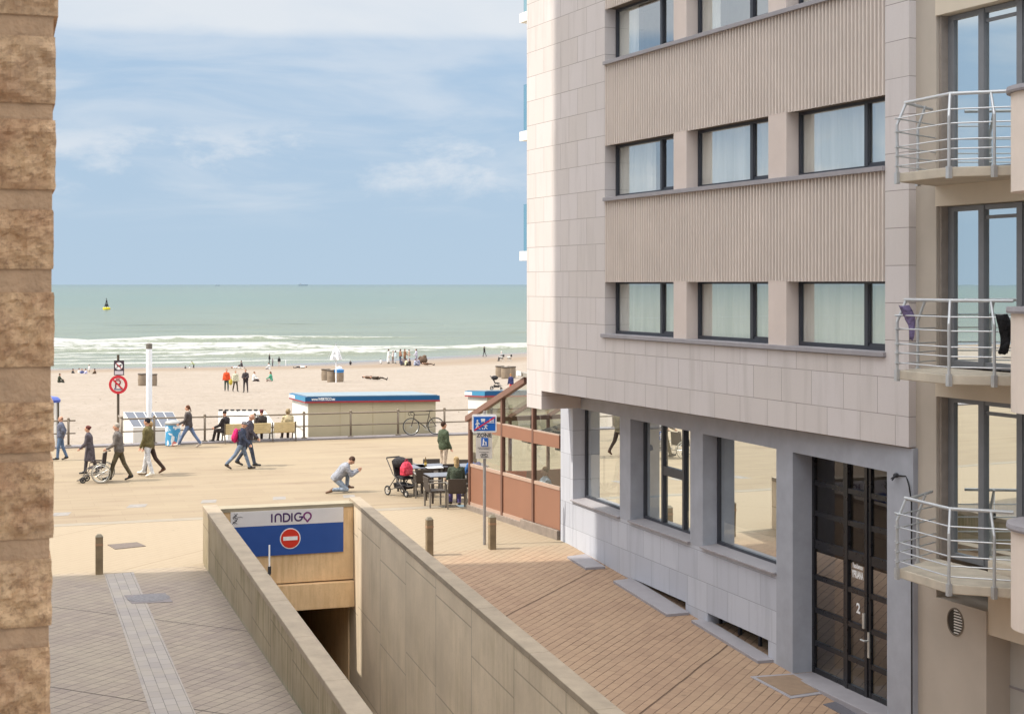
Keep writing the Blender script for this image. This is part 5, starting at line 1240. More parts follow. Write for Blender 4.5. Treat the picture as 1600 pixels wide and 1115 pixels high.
def bicycle():
    a, b = at(644, 681.5), at(678, 680.5); c = (a+b)/2; d = b-a; ang = math.atan2(d.y, d.x); wb = 1.0
    t = thing('bicycle', 'slim dark racing bicycle leaning against the promenade railing', 'bicycle', c+Vector((.12*math.sin(ang), -.12*math.cos(ang), .06)), ang); t.rotation_euler = (math.radians(-6), 0, ang)
    K, TY, SP = mat('bike_frame', lin(66, 58, 54), .35, .1, metal=.3), mat('tyre_rubber', (.025, .025, .026), .7), mat('steel', lin(200, 200, 196), .35, metal=.6)
    R = .34
    for x in (-.5, .5):
        w = LMB(); w.torus((x, 0, R), (0, 1, 0), R-.015, .018, 32, 6); wo = w.build('wheel', TY, t, smooth=True)
        w = LMB(); w.torus((x, 0, R), (0, 1, 0), R-.045, .009, 28, 4); w.build('rim', SP, wo)
        w = LMB(); w.cyl((x, -.04, R), (x, .04, R), .022, 8)
        for i in range(14): q = i*2*math.pi/14; w.tube([(x, 0, R), (x+(R-.045)*math.cos(q), 0, R+(R-.045)*math.sin(q))], .0022, 3)
        w.build('spokes', SP, wo)
    f = LMB(); HT, HB, ST, BB, RA, FA = Vector((-.36, 0, .80)), Vector((-.39, 0, .66)), Vector((.24, 0, .80)), Vector((.10, 0, .28)), Vector((.5, 0, R)), Vector((-.5, 0, R))
    for p, q, r in ((HT, ST, .016), (HB, BB, .020), (ST+Vector((.0, 0, 0)), BB, .017), (HT+Vector((-.005, 0, .04)), HB, .02)): f.tube([p, q], r, 8)
    for s in (-.05, .05): f.tube([BB, RA+Vector((0, s, 0))], .010, 6); f.tube([ST-Vector((.02, 0, .03)), RA+Vector((0, s, 0))], .009, 6)
    f.build('frame', K, t)
    f = LMB()
    for s in (-.045, .045): f.tube([HB+Vector((0, s*.6, 0)), HB+Vector((-.05, s, -.14)), FA+Vector((0, s, 0))], .011, 6)
    f.build('fork', K, t)
    h = LMB(); h.tube([HT, HT+Vector((-.02, 0, .08)), HT+Vector((-.10, 0, .10))], .014, 6)
    for s in (-1, 1): h.tube([HT+Vector((-.10, 0, .10)), HT+Vector((-.10, .2*s, .10)), HT+Vector((-.18, .21*s, .09)), HT+Vector((-.20, .21*s, .02)), HT+Vector((-.12, .21*s, -.03))], .013, 6)
    h.build('handlebar', TY, t)
    s = LMB(); s.tube([ST, ST+Vector((.035, 0, .13))], .013, 6); s.ell(ST+Vector((.05, 0, .15)), (.13, .06, .022), 12, 6); s.ell(ST+Vector((-.04, 0, .148)), (.10, .025, .016), 10, 6); s.build('saddle', TY, t)
    s = LMB(); s.torus(BB, (0, 1, 0), .09, .007, 20, 4); s.tube([BB+Vector((0, .05, 0)), BB+Vector((.10, .05, -.13)), BB+Vector((.10, .12, -.13))], .011, 6); s.tube([BB-Vector((0, .05, 0)), BB+Vector((-.10, -.05, .13)), BB+Vector((-.10, -.12, .13))], .011, 6); s.build('crank', SP, t)
bicycle()
def wheelchair():
    p = at(150.5, 753); t = thing('wheelchair', 'empty wheelchair with spoked wheels pushed along the promenade', 'wheelchair', p, math.radians(183))
    K, TY, SP, GR_ = mat('black_fabric', lin(52, 42, 44), .8), mat('pale_tyre', lin(150, 146, 136), .7), mat('steel', lin(200, 200, 196), .35, metal=.6), mat('chair_frame', lin(110, 106, 104), .4, metal=.4)
    R = .30; X = -.20
    for y in (-.29, .29):
        w = LMB(); w.torus((X, y, R), (0, 1, 0), R-.016, .018, 32, 6); wo = w.build('wheel', TY, t, smooth=True)
        w = LMB(); w.torus((X, y+.045*(1 if y > 0 else -1), R), (0, 1, 0), R-.06, .010, 28, 5); w.build('hand_rim', SP, wo)
        w = LMB(); w.cyl((X, y-.03, R), (X, y+.03, R), .035, 10)
        for i in range(12): q = i*2*math.pi/12; w.tube([(X, y, R), (X+(R-.02)*math.cos(q), y, R+(R-.02)*math.sin(q))], .004, 4)
        w.build('spokes', SP, wo)
        w = LMB(); w.torus((.34, y*.9, .095), (0, 1, 0), .075, .022, 20, 6); w.cyl((.34, y*.9-.02, .095), (.34, y*.9+.02, .095), .04, 8); w.build('caster', mat('tyre_rubber', (.025, .025, .026), .7), t)
        f = LMB(); f.tube([(-.20, y*.86, .40), (-.26, y*.86, .92), (-.32, y*.86, .93)], .014, 8); f.tube([(-.2, y*.86, .62), (.14, y*.86, .62), (.16, y*.86, .40)], .013, 8); f.tube([(-.2, y*.86, .44), (.24, y*.86, .44), (.36, y*.86, .16), (.46, y*.86, .08)], .014, 8); f.tube([(-.2, y*.86, .25), (.28, y*.86, .25), (.34, y*.9, .12)], .012, 8); f.build('side_frame', GR_, t)
        f = LMB(); f.box((-.02, y*.86, .635), (.28, .05, .03)); f.build('armrest', K, t)
        f = LMB(); f.tube([(-.32, y*.86, .93), (-.38, y*.86, .93)], .02, 8); f.build('push_handle', K, t)
        f = LMB(); f.box((.47, y*.5, .075), (.14, .15, .015)); f.build('footrest', K, t)
    s = LMB(); s.box((.0, 0, .45), (.42, .44, .05)); s.build('seat', K, t, bevel=.015)
    s = LMB(); s.hexa([(-.235, -.23, .47), (-.20, -.23, .47), (-.20, .23, .47), (-.235, .23, .47), (-.285, -.23, .90), (-.25, -.23, .90), (-.25, .23, .90), (-.285, .23, .90)]); s.build('backrest', K, t, bevel=.01)
wheelchair()
# ------------------------------------------------------------------ veranda beside the building
def veranda():
    A, B = at(732.5, 796), Vector((1.12, 35.62, 0)); V = Fr((A.x, A.y), ((B-A).x, (B-A).y)); L = (B-A).xy.length
    t = thing('glass_veranda', 'brown framed glass veranda with a sloping roof attached to the right building', 'veranda', V.P(L/2, -1.5, 0))
    BR, PN = mat('brown_frame', lin(112, 82, 70), .45, .08, 4), mat('tan_panel', lin(142, 102, 82), .5, .06, 1.5)
    TR = mat('pale_trim', lin(176, 150, 134), .45, .05)
    z = lambda px, py: V.uz(px, py)
    ux = [.0, V.u(783), V.u(831.5), L]
    zp = z(740, 789)[1]; zs = z(740, 727)[1]; zm0, zm1 = z(790, 680)[1], z(790, 668)[1]
    r0, r1 = z(737, 645), z(815, 593)
    slope = (r1[1]-r0[1])/(r1[0]-r0[0]); roof = lambda u: r0[1]+slope*(u-r0[0])
    q = MB(); q.fbox(V, -.05, L*.62, -.20, .05, -.02, zp-.02); q.fbox(V, L*.62+.01, L-.01, -.20, .07, -.10, zp+.06); q.build('plinth', mat('grey_boards', lin(136, 124, 114), .8, .18, 5), t, bevel=.008)
    f = MB()
    for i, u in enumerate(ux[:3]): f.fbox(V, u, u+.09, -.08, .02, zp-.02, min(3.55, roof(u+.045)-.12))
    f.build('mullion', BR, t)
    f = MB(); f.fbox(V, .09, L-.01, -.07, .0, zs-.05, zs+.03); f.fbox(V, .09, L-.01, -.07, .0, zp-.02, zp+.06); f.build('rail', TR, t)
    f = MB(); f.fbox(V, .09, L-.01, -.075, .012, zm0-.04, zm1+.06); f.build('middle_band', PN, t)
    f = MB(); f.fbox(V, .09, L-.01, -.06, .016, zm1+.06, zm1+.09); f.build('rail', TR, t)
    for i in range(3):
        p = MB(); p.fbox(V, ux[i]+.10, ux[i+1]-.02, -.05, -.015, zp+.06, zs-.05); p.build('panel', PN, t)
        g = MB(); g.add([V.P(ux[i]+.09, -.03, zs+.03), V.P(ux[i+1], -.03, zs+.03), V.P(ux[i+1], -.03, zm0-.04), V.P(ux[i]+.09, -.03, zm0-.04)], [(0, 1, 2, 3)])
        a, b = ux[i]+.09, ux[i+1]; zt = zm1+.09
        if i == 0: g.add([V.P(a, -.03, zt), V.P(b, -.03, zt), V.P(b, -.03, roof(b)-.1), V.P(a, -.03, max(zt+.02, roof(a)-.1))], [(0, 1, 2, 3)])
        else: g.add([V.P(a, -.03, zt), V.P(b, -.03, zt), V.P(b, -.03, min(3.5, roof(b)-.1)), V.P(a, -.03, min(3.5, roof(a)-.1))], [(0, 1, 2, 3)])
        g.build('pane', glass('veranda_glass', .10), t)
    P = V.P; u1 = V.u(822)
    r = MB(); r.hexa([P(-.12, -3.6, roof(-.12)-.13), P(-.12, .06, roof(-.12)-.13), P(u1, .06, roof(u1)-.13), P(u1, -3.6, roof(u1)-.13), P(-.12, -3.6, roof(-.12)), P(-.12, .06, roof(-.12)), P(u1, .06, roof(u1)), P(u1, -3.6, roof(u1))])
    fr = MB(); fr.hexa([P(-.12, -.07, roof(-.12)-.15), P(-.12, .06, roof(-.12)-.15), P(u1, .06, roof(u1)-.15), P(u1, -.07, roof(u1)-.15), P(-.12, -.07, roof(-.12)), P(-.12, .06, roof(-.12)), P(u1, .06, roof(u1)), P(u1, -.07, roof(u1))])
    fr.build('roof_beam', mat('brown_beam', lin(126, 96, 84), .5, .06), t)
    gl = MB(); gl.add([P(-.1, -3.6, roof(-.1)-.03), P(-.1, -.08, roof(-.1)-.03), P(u1, -.08, roof(u1)-.03), P(u1, -3.6, roof(u1)-.03)], [(0, 1, 2, 3)]); gl.build('roof_pane', glass('roof_glass', .12), t)
    for n in (-1.2, -2.4, -3.55):
        k = MB(); k.hexa([P(-.12, n-.05, roof(-.12)-.14), P(-.12, n, roof(-.12)-.14), P(u1, n, roof(u1)-.14), P(u1, n-.05, roof(u1)-.14), P(-.12, n-.05, roof(-.12)-.03), P(-.12, n, roof(-.12)-.03), P(u1, n, roof(u1)-.03), P(u1, n-.05, roof(u1)-.03)]); k.build('rafter', BR, t)
    # far gable, sea side front and the flat ridge piece by the building
    k = MB(); k.fbox(V, -.05, .05, -3.6, -.10, 0, .95)
    k.build('front_panel', PN, t)
    k = MB(); k.fbox(V, -.04, .04, -3.6, -.10, 2.32, 2.44)
    for n in (-1.25, -2.4, -3.6): k.fbox(V, -.04, .04, n, n+.07, .95, 2.32)
    k.build('front_frame', BR, t)
    k = MB(); k.add([V.P(0, -.1, .95), V.P(0, -3.6, .95), V.P(0, -3.6, 2.32), V.P(0, -.1, 2.32)], [(0, 1, 2, 3)]); k.build('pane', glass('veranda_glass', .10), t)
    a = atY(808, 590, V.P(u1, 0, 0).y-.3); k = MB(); k.fbox(V, u1-.25, u1+1.5, -3.0, .10, roof(u1)+.0, roof(u1)+.10); k.build('ridge_flashing', mat('grey_flashing', lin(150, 146, 138), .5, .1), t)
    k = MB(); k.fbox(V, u1-.27, u1-.0, .11, .14, roof(u1)+.02, roof(u1)+.13); k.build('trim', mat('white_trim', (.75, .74, .7), .5), t)
    # furniture behind the glass
    rn = random.Random(6)
    def inside(u, n): return V.P(u, -n, 0)
    return V, L, inside
VER, VL, inside = veranda()

# ------------------------------------------------------------------ terrace tables and chairs
RAT, ALU, TOPM = mat('dark_weave', lin(74, 66, 60), .75, .2, 40, bmp=.5, bscale=120), mat('chair_alu', lin(134, 128, 120), .5, .08, metal=.3), mat('table_top', lin(106, 108, 116), .4, .06, 4)
def make_chair(label, loc, rz):
    t = thing('armchair', label, 'chair', loc, rz, 'woven armchairs of the terrace')
    s = LMB(); s.box((.0, 0, .43), (.46, .46, .05)); s.build('seat', RAT, t, bevel=.01)
    b = LMB(); b.hexa([(-.25, -.25, .45), (-.215, -.25, .45), (-.215, .25, .45), (-.25, .25, .45), (-.30, -.25, .81), (-.27, -.25, .81), (-.27, .25, .81), (-.30, .25, .81)]); b.build('backrest', RAT, t, bevel=.008)
    for x, y in ((.21, .25), (.21, -.25), (-.235, .25), (-.235, -.25)):
        l = LMB(); top = .65 if x > 0 else .42; l.box((x, y, top/2), (.042, .042, top)); l.build('leg', ALU, t)
    for y in (.25, -.25): a = LMB(); a.box((-.02, y, .665), (.52, .05, .03)); a.build('armrest', ALU, t)
    return t
def make_table(label, loc, rz):
    t = thing('terrace_table', label, 'table', loc, rz, 'square tables of the terrace')
    s = LMB(); s.box((0, 0, .735), (.82, .82, .03)); s.build('table_top', TOPM, t, bevel=.006)
    for x in (-.35, .35):
        for y in (-.35, .35): l = LMB(); l.box((x, y, .36), (.05, .05, .72)); l.build('leg', RAT, t)
    return t
def terrace():
    A18 = math.radians(18)
    chairs = [
        ('armchair half behind the pushchair on the sea side of the left table', 636, 766, -70), ('armchair beyond the left table with the bottle in front of it', 676, 767, -80), ('armchair farthest right, behind the last table by the veranda post', 728, 768, -85),
        ('armchair with its back to the street at the left table', 662, 782, 100), ('armchair right of the left table, turned away from the street', 703, 772, 100), ('empty armchair nearest the ramp wall with bare arms showing', 681, 797, 20),
        ('armchair in front, holding the blonde woman', 713, 799, 98)]
    base = None
    for lb, x, y, dg in chairs:
        p = at(x, y-6)
        if base is None: base = make_chair(lb, p, math.radians(dg))
        else: dup(base, p, math.radians(dg), lb)
    tb = None
    for lb, x, y in (('grey topped table beside the pushchair', 645, 771), ('grey topped table in front of the green jacketed man, bottle on it', 673, 769), ('small grey topped table beside the empty front armchair', 690, 785), ('grey topped table at the veranda post', 737, 768)):
        p = at(x, y-2); tb = make_table(lb, p, A18) if tb is None else dup(tb, p, A18, lb) and tb
    p = at(665, 769); b = thing('bottle', 'brown bottle standing on the terrace table', 'bottle', p+Vector((0, 0, .75)))
    q = LMB(); q.lathe([(.033, 0), (.035, .01), (.035, .15), (.013, .21), (.013, .27)], (0, 0, 0), 12); q.build('glass', mat('brown_glass', lin(96, 74, 30), .15), b)
    q = LMB(); q.lathe([(.036, .05), (.036, .12)], (0, 0, 0), 12); q.build('paper_label', mat('yellow_label', lin(206, 176, 90), .6), b)
    q = MB(); c = at(679, 771)+Vector((0, 0, .755)); q.box(c, (.46, .32, .012), .3); tag(q.build('menu_card', mat('white_card', (.75, .75, .74), .6)), 'white folded menu lying on the table before the green jacketed man', 'menu')
    p = at(713, 793); person('blonde woman in a dark green jacket sitting with her back to the street', p+Vector((.0, .05, 0)), 1.68, 98, dict(hipL=84, kneeL=86, hipR=80, kneeR=84, shL=28, elL=50, shR=28, elR=50, lean=2, fem=1), dict(top=lin(70, 78, 66), legs=lin(110, 100, 160), hair=lin(170, 146, 108), style='long', shoes=lin(80, 70, 64), puff=.04), seat=.46)
    base2 = dup(base, at(742, 782), math.radians(95), 'armchair at the veranda corner under the person in blue')
    p = at(742, 782); person('person in a bright blue patterned jacket sitting by the veranda corner', p+Vector((0, .03, 0)), 1.62, 120, dict(hipL=86, kneeL=86, hipR=82, kneeR=84, shL=30, elL=45, shR=32, elR=45, lean=8, fem=1), dict(top=lin(70, 116, 176), legs=lin(84, 90, 140), hair=lin(80, 62, 50), style='bob', shoes=lin(60, 60, 66)), seat=.46)
    # behind the veranda glass: more tables, chairs and an orange trough
    for i, (u, n, dg) in enumerate(((1.2, .8, 20), (2.6, 1.0, 200), (3.9, .9, 30), (2.0, 2.3, 10), (3.4, 2.4, 190))):
        dup(base, inside(u, n), math.radians(dg), ['armchair behind the first veranda pane', 'armchair behind the middle veranda pane', 'armchair behind the veranda pane next to the grey pillar', 'armchair deep inside the veranda behind the first mullion', 'armchair deep inside the veranda behind the second mullion'][i])
    for u, n, lb in ((1.9, .9, 'table inside the veranda behind the first mullion'), (3.3, .95, 'table inside the veranda behind the second mullion')): dup(tb, inside(u, n), A18, lb)
    o = MB(); q = inside(.85, .80); o.hexa([q+Vector(v) for v in ((-.35, -.2, .0), (.35, -.2, 0), (.35, .2, 0), (-.35, .2, 0), (-.45, -.28, 1.12), (.45, -.28, 1.12), (.45, .28, 1.0), (-.45, .28, 1.0))]); tag(o.build('orange_trough', mat('orange_plastic', lin(226, 100, 66), .5)), 'orange trough behind the first pane of the veranda', 'trough')
    o = MB(); q = inside(4.2, .55); o.lathe([(.16, 0), (.22, .55), (.25, .6), (.22, .6)], q, 16); tag(o.build('flower_pot', mat('salmon_pot', lin(214, 128, 96), .6)), 'tall salmon flower pot behind the last veranda pane', 'pot')
    person('person in a pale shirt sitting behind the middle veranda pane', inside(2.6, 1.0)+Vector((0, 0, 0)), 1.7, 200, dict(hipL=86, kneeL=86, hipR=82, kneeR=84, shL=30, elL=45, shR=32, elR=45), dict(top=lin(190, 200, 214), legs=lin(90, 90, 100), hair=lin(120, 90, 70), style='short'), seat=.46, near=False)
    person('person in a dark top sitting behind the last veranda pane', inside(3.9, .9), 1.72, 30, dict(hipL=86, kneeL=86, hipR=82, kneeR=84, shL=30, elL=45, shR=32, elR=45), dict(top=lin(64, 60, 66), legs=lin(70, 70, 84), hair=lin(70, 50, 40), style='bob'), seat=.46, near=False)
    for i, (u, n, dg, top, lg, hr) in enumerate(((1.1, 2.6, 80, lin(150, 170, 200), lin(80, 84, 100), lin(110, 84, 64)), (3.0, 3.0, 200, lin(206, 200, 190), lin(70, 66, 64), lin(60, 50, 44)), (4.3, 2.4, 120, lin(176, 60, 60), lin(60, 70, 120), lin(90, 70, 56)))):
        person(['standing person in pale blue deep inside the veranda at its far left', 'standing person in cream deep inside the veranda in its middle', 'standing person in red and blue inside the veranda near the grey pillar'][i], inside(u, n), 1.72, dg, dict(hipL=4, hipR=-4, shL=10, elL=40), dict(top=top, legs=lg, hair=hr, style='short'), near=False)
    for i, (u, n) in enumerate(((1.9, 2.0), (4.0, 1.9))):
        p = inside(u, n); s = thing('parasol', ['open dark parasol inside the veranda behind the left panes', 'open dark parasol inside the veranda near the grey pillar'][i], 'parasol', p)
        k = LMB(); k.tube([(0, 0, 0), (0, 0, 2.36)], .028, 8); k.build('pole', ALU, s)
        k = LMB(); k.lathe([(1.20, 2.02), (1.22, 1.90), (1.18, 2.03), (.6, 2.24), (.05, 2.42), (.04, 2.36), (.6, 2.18), (1.15, 1.99)], (0, 0, 0), 8); k.build('canopy', cloth('dark_canvas', lin(60, 56, 52)), s); k = LMB(); k.lathe([(.26, 0), (.26, .06), (.05, .09)], (0, 0, 0), 14); k.build('foot', RAT, s)
terrace()
# ------------------------------------------------------------------ pushchairs
def pushchair(label, loc, rz):
    t = thing('pushchair', label, 'pushchair', loc, rz, 'black pushchairs')
    K, TY, GM, SP = cloth('black_canvas', lin(50, 48, 50)), mat('tyre_rubber', (.025, .025, .026), .7), mat('gunmetal', lin(84, 80, 78), .4, metal=.3), mat('pale_hub', lin(190, 184, 176), .5)
    for x, y, r in ((-.42, .28, .14), (-.42, -.28, .14), (.30, .17, .095), (.30, -.17, .095)):
        w = LMB(); w.torus((x, y, r), (0, 1, 0), r-.022, .024, 22, 6); wo = w.build('wheel', TY, t, smooth=True)
        w = LMB(); w.cyl((x, y-.018, r), (x, y+.018, r), .03, 10)
        for i in range(5): q = i*2*math.pi/5; w.tube([(x, y, r), (x+(r-.03)*math.cos(q), y, r+(r-.03)*math.sin(q))], .012, 5)
        w.torus((x, y, r), (0, 1, 0), r-.045, .010, 20, 4); w.build('hub', SP, wo)
    f = LMB()
    for y in (-.25, .25):
        f.tube([(.30, y*.68, .12), (.18, y, .33), (-.22, y, .62), (-.50, y, 1.02)], .015, 8); f.tube([(-.42, y*1.1, .15), (-.10, y, .52)], .015, 8); f.tube([(-.42, y*1.1, .15), (.20, y, .30)], .012, 8)
    f.build('frame', GM, t)
    h = LMB(); h.tube([(-.50, .25, 1.02), (-.54, .22, 1.05), (-.54, -.22, 1.05), (-.50, -.25, 1.02)], .020, 8); h.build('handle', TY, t)
    s = LMB(); s.hexa([(-.16, -.19, .50), (.16, -.19, .47), (.16, .19, .47), (-.16, .19, .50), (-.16, -.19, .57), (.18, -.19, .54), (.18, .19, .54), (-.16, .19, .57)]); s.hexa([(-.22, -.19, .52), (-.15, -.19, .52), (-.15, .19, .52), (-.22, .19, .52), (-.36, -.19, .98), (-.30, -.19, 1.0), (-.30, .19, 1.0), (-.36, .19, .98)]); s.build('seat', K, t, bevel=.012)
    c = LMB(); rings = []
    for i in range(7):
        a = math.radians(-15+i*22); rings.append([(-.20-.30*math.cos(a)*.9+.08, .215*math.cos(math.pi*k/8)*(1 if True else 1), .86+.30*math.sin(a)*math.sin(math.pi*k/8)*.8+.02) for k in range(9)])
    c.ell((-.20, 0, .92), (.27, .22, .17), 14, 8); c.build('canopy', K, t, smooth=True)
    b = LMB(); b.hexa([(-.24, -.18, .20), (.16, -.18, .20), (.16, .18, .20), (-.24, .18, .20), (-.28, -.20, .36), (.20, -.20, .32), (.20, .20, .32), (-.28, .20, .36)]); b.build('basket', K, t, bevel=.01)
    fr = LMB(); fr.box((.30, 0, .30), (.16, .26, .02)); fr.tube([(.16, .1, .48), (.30, .1, .30)], .010, 6); fr.tube([(.16, -.1, .48), (.30, -.1, .30)], .010, 6); fr.build('footrest', GM, t)
    return t
PC = pushchair('black pushchair with a red bag parked at the terrace', at(632, 774), math.radians(-48))
def redbag():
    p = PC.location; o = LMB(); o.ell((0, 0, 0), (.11, .20, .21), 16, 12); o.box((.0, 0, -.07), (.20, .34, .24))
    b = o.build('bag', cloth('coral_nylon', lin(218, 72, 92)), None, smooth=True, remesh=.025); b.location = p+Vector((.06, -.10, .78)); b.rotation_euler = (0, 0, math.radians(-48)); tag(b, 'coral red bag sitting on the seat of the terrace pushchair', 'bag')
    k = LMB(); k.torus((0, 0, .21), (1, 0, 0), .05, .012, 14, 5); k.build('handle', cloth('coral_strap', lin(170, 60, 70)), b); k = LMB(); k.box((.115, 0, -.08), (.03, .22, .13)); k.build('pocket', cloth('coral_pocket', lin(200, 84, 96)), b, bevel=.01)
redbag()

# ------------------------------------------------------------------ on the beach
def bin_set():
    base = None
    WB = mat('grey_barrel', lin(138, 122, 104), .75, .15, 4)
    for lb, x, y, top in (('barrel bin left of the white column on the sand', 223, 602, 0), ('barrel bin right behind the white column', 238, 603, 0), ('leftmost barrel bin of the three under the thin parasol', 509, 594, 0), ('middle barrel bin of the three under the thin parasol', 518, 596, 0), ('barrel bin with a blue bag over its rim under the thin parasol', 530, 596, 1),
                          ('leftmost barrel bin of the three near the veranda roof', 781, 589, 0), ('middle barrel bin of the three near the veranda roof', 790, 591, 0), ('right barrel bin of the three near the veranda roof', 799, 590, 0)):
        p = on_sand(x, y)
        if base is None:
            base = thing('barrel_bin', lb, 'bin', p, 0, 'barrel bins on the beach')
            q = LMB(); q.lathe([(.36, -.1), (.40, .1), (.42, .55), (.39, 1.0)], (0, 0, 0), 18); q.build('barrel', WB, base)
            q = LMB(); q.torus((0, 0, 1.02), (0, 0, 1), .40, .05, 20, 6); q.build('rim', mat('dark_rim', lin(84, 74, 64), .7), base)
            q = LMB(); q.lathe([(.02, .92), (.34, .93), (.36, .98), (.2, 1.06), (.02, 1.09)], (0, 0, 0), 14); q.build('rubbish_sack', mat('sack', lin(96, 88, 80), .6, .3, 12), base)
        else: r = dup(base, p, x*.7, lb)
        if top:
            q = LMB(); q.lathe([(.425, .84), (.44, 1.02), (.46, 1.08), (.3, 1.1)], (0, 0, 0), 18); o = q.build('blue_liner', mat('blue_liner', lin(50, 130, 196), .5), r); q = LMB(); q.ell((0, 0, 1.18), (.28, .26, .2)); q.build('white_sack', mat('white_sack', lin(222, 224, 228), .6, .1, 10), r)
    p = on_sand(525, 597.5); t = thing('beach_parasol', 'thin white pole with a half closed white parasol above the barrel bins', 'parasol', p)
    zt = atY(525, 540, p.y).z-p.z; q = LMB(); q.tube([(0, 0, -.2), (0, 0, zt)], .05, 8); q.build('pole', mat('white_shaft', lin(236, 238, 242), .35, .04), t)
    q = LMB(); n = 12; rr = lambda r, z, f: [(r*(1+f*(-1)**k)*math.cos(2*math.pi*k/n), r*(1+f*(-1)**k)*math.sin(2*math.pi*k/n), z) for k in range(n)]
    q.loft([rr(.05, zt-.05, 0), rr(.28, zt-.45, .12), rr(.40, zt-1.0, .25), rr(.42, zt-1.25, .35)], False); q.build('canopy', cloth('white_canvas', lin(226, 226, 228)), t)
    q = LMB()
    for k in range(6): a = k*math.pi/3+.2; q.tube([(.05*math.cos(a), .05*math.sin(a), zt-.2), (.5*math.cos(a), .5*math.sin(a), zt-.55), (.72*math.cos(a), .72*math.sin(a), zt-1.2)], .016, 5)
    q.tube([(.0, 0, zt), (.0, 0, zt+.22)], .05, 6); q.build('rib', mat('grey_rib', lin(170, 172, 176), .5), t)
bin_set()
GS = dict(hipL=100, kneeL=60, hipR=92, kneeR=66, shL=35, elL=30, shR=35, elR=35, lean=8)
def gsit(label, x, yb, deg, top, legs, hair, knees=60, style='short', h=1.70, group=None, fem=0):
    p = on_sand(x, yb); P = dict(GS); P.update(kneeL=knees, kneeR=knees+8, fem=fem); person(label, p, h, deg, P, dict(top=top, legs=legs, hair=hair, style=style), near=False, seat=.02, group=group)
def bst(label, x, yf, yh, deg, top, legs, hair, style='short', P=None, group=None, **C):
    p = on_sand(x, yf); person(label, p, min(1.95, max(1.0, (yf-yh)*p.y/F)), deg, P or dict(hipL=3, hipR=-4), dict(top=top, legs=legs, hair=hair, style=style, **C), near=False, group=group)
def lying(label, x, y, deg, top, legs, hair, group=None):
    p = on_sand(x, y); person(label, p+Vector((0, 0, .0)), 1.7, deg, dict(hipL=4, kneeL=20, hipR=10, kneeR=34, shL=2, elL=14, shR=6, elR=20, ab=14), dict(top=top, legs=legs, hair=hair), near=False, tip=-88, group=group)
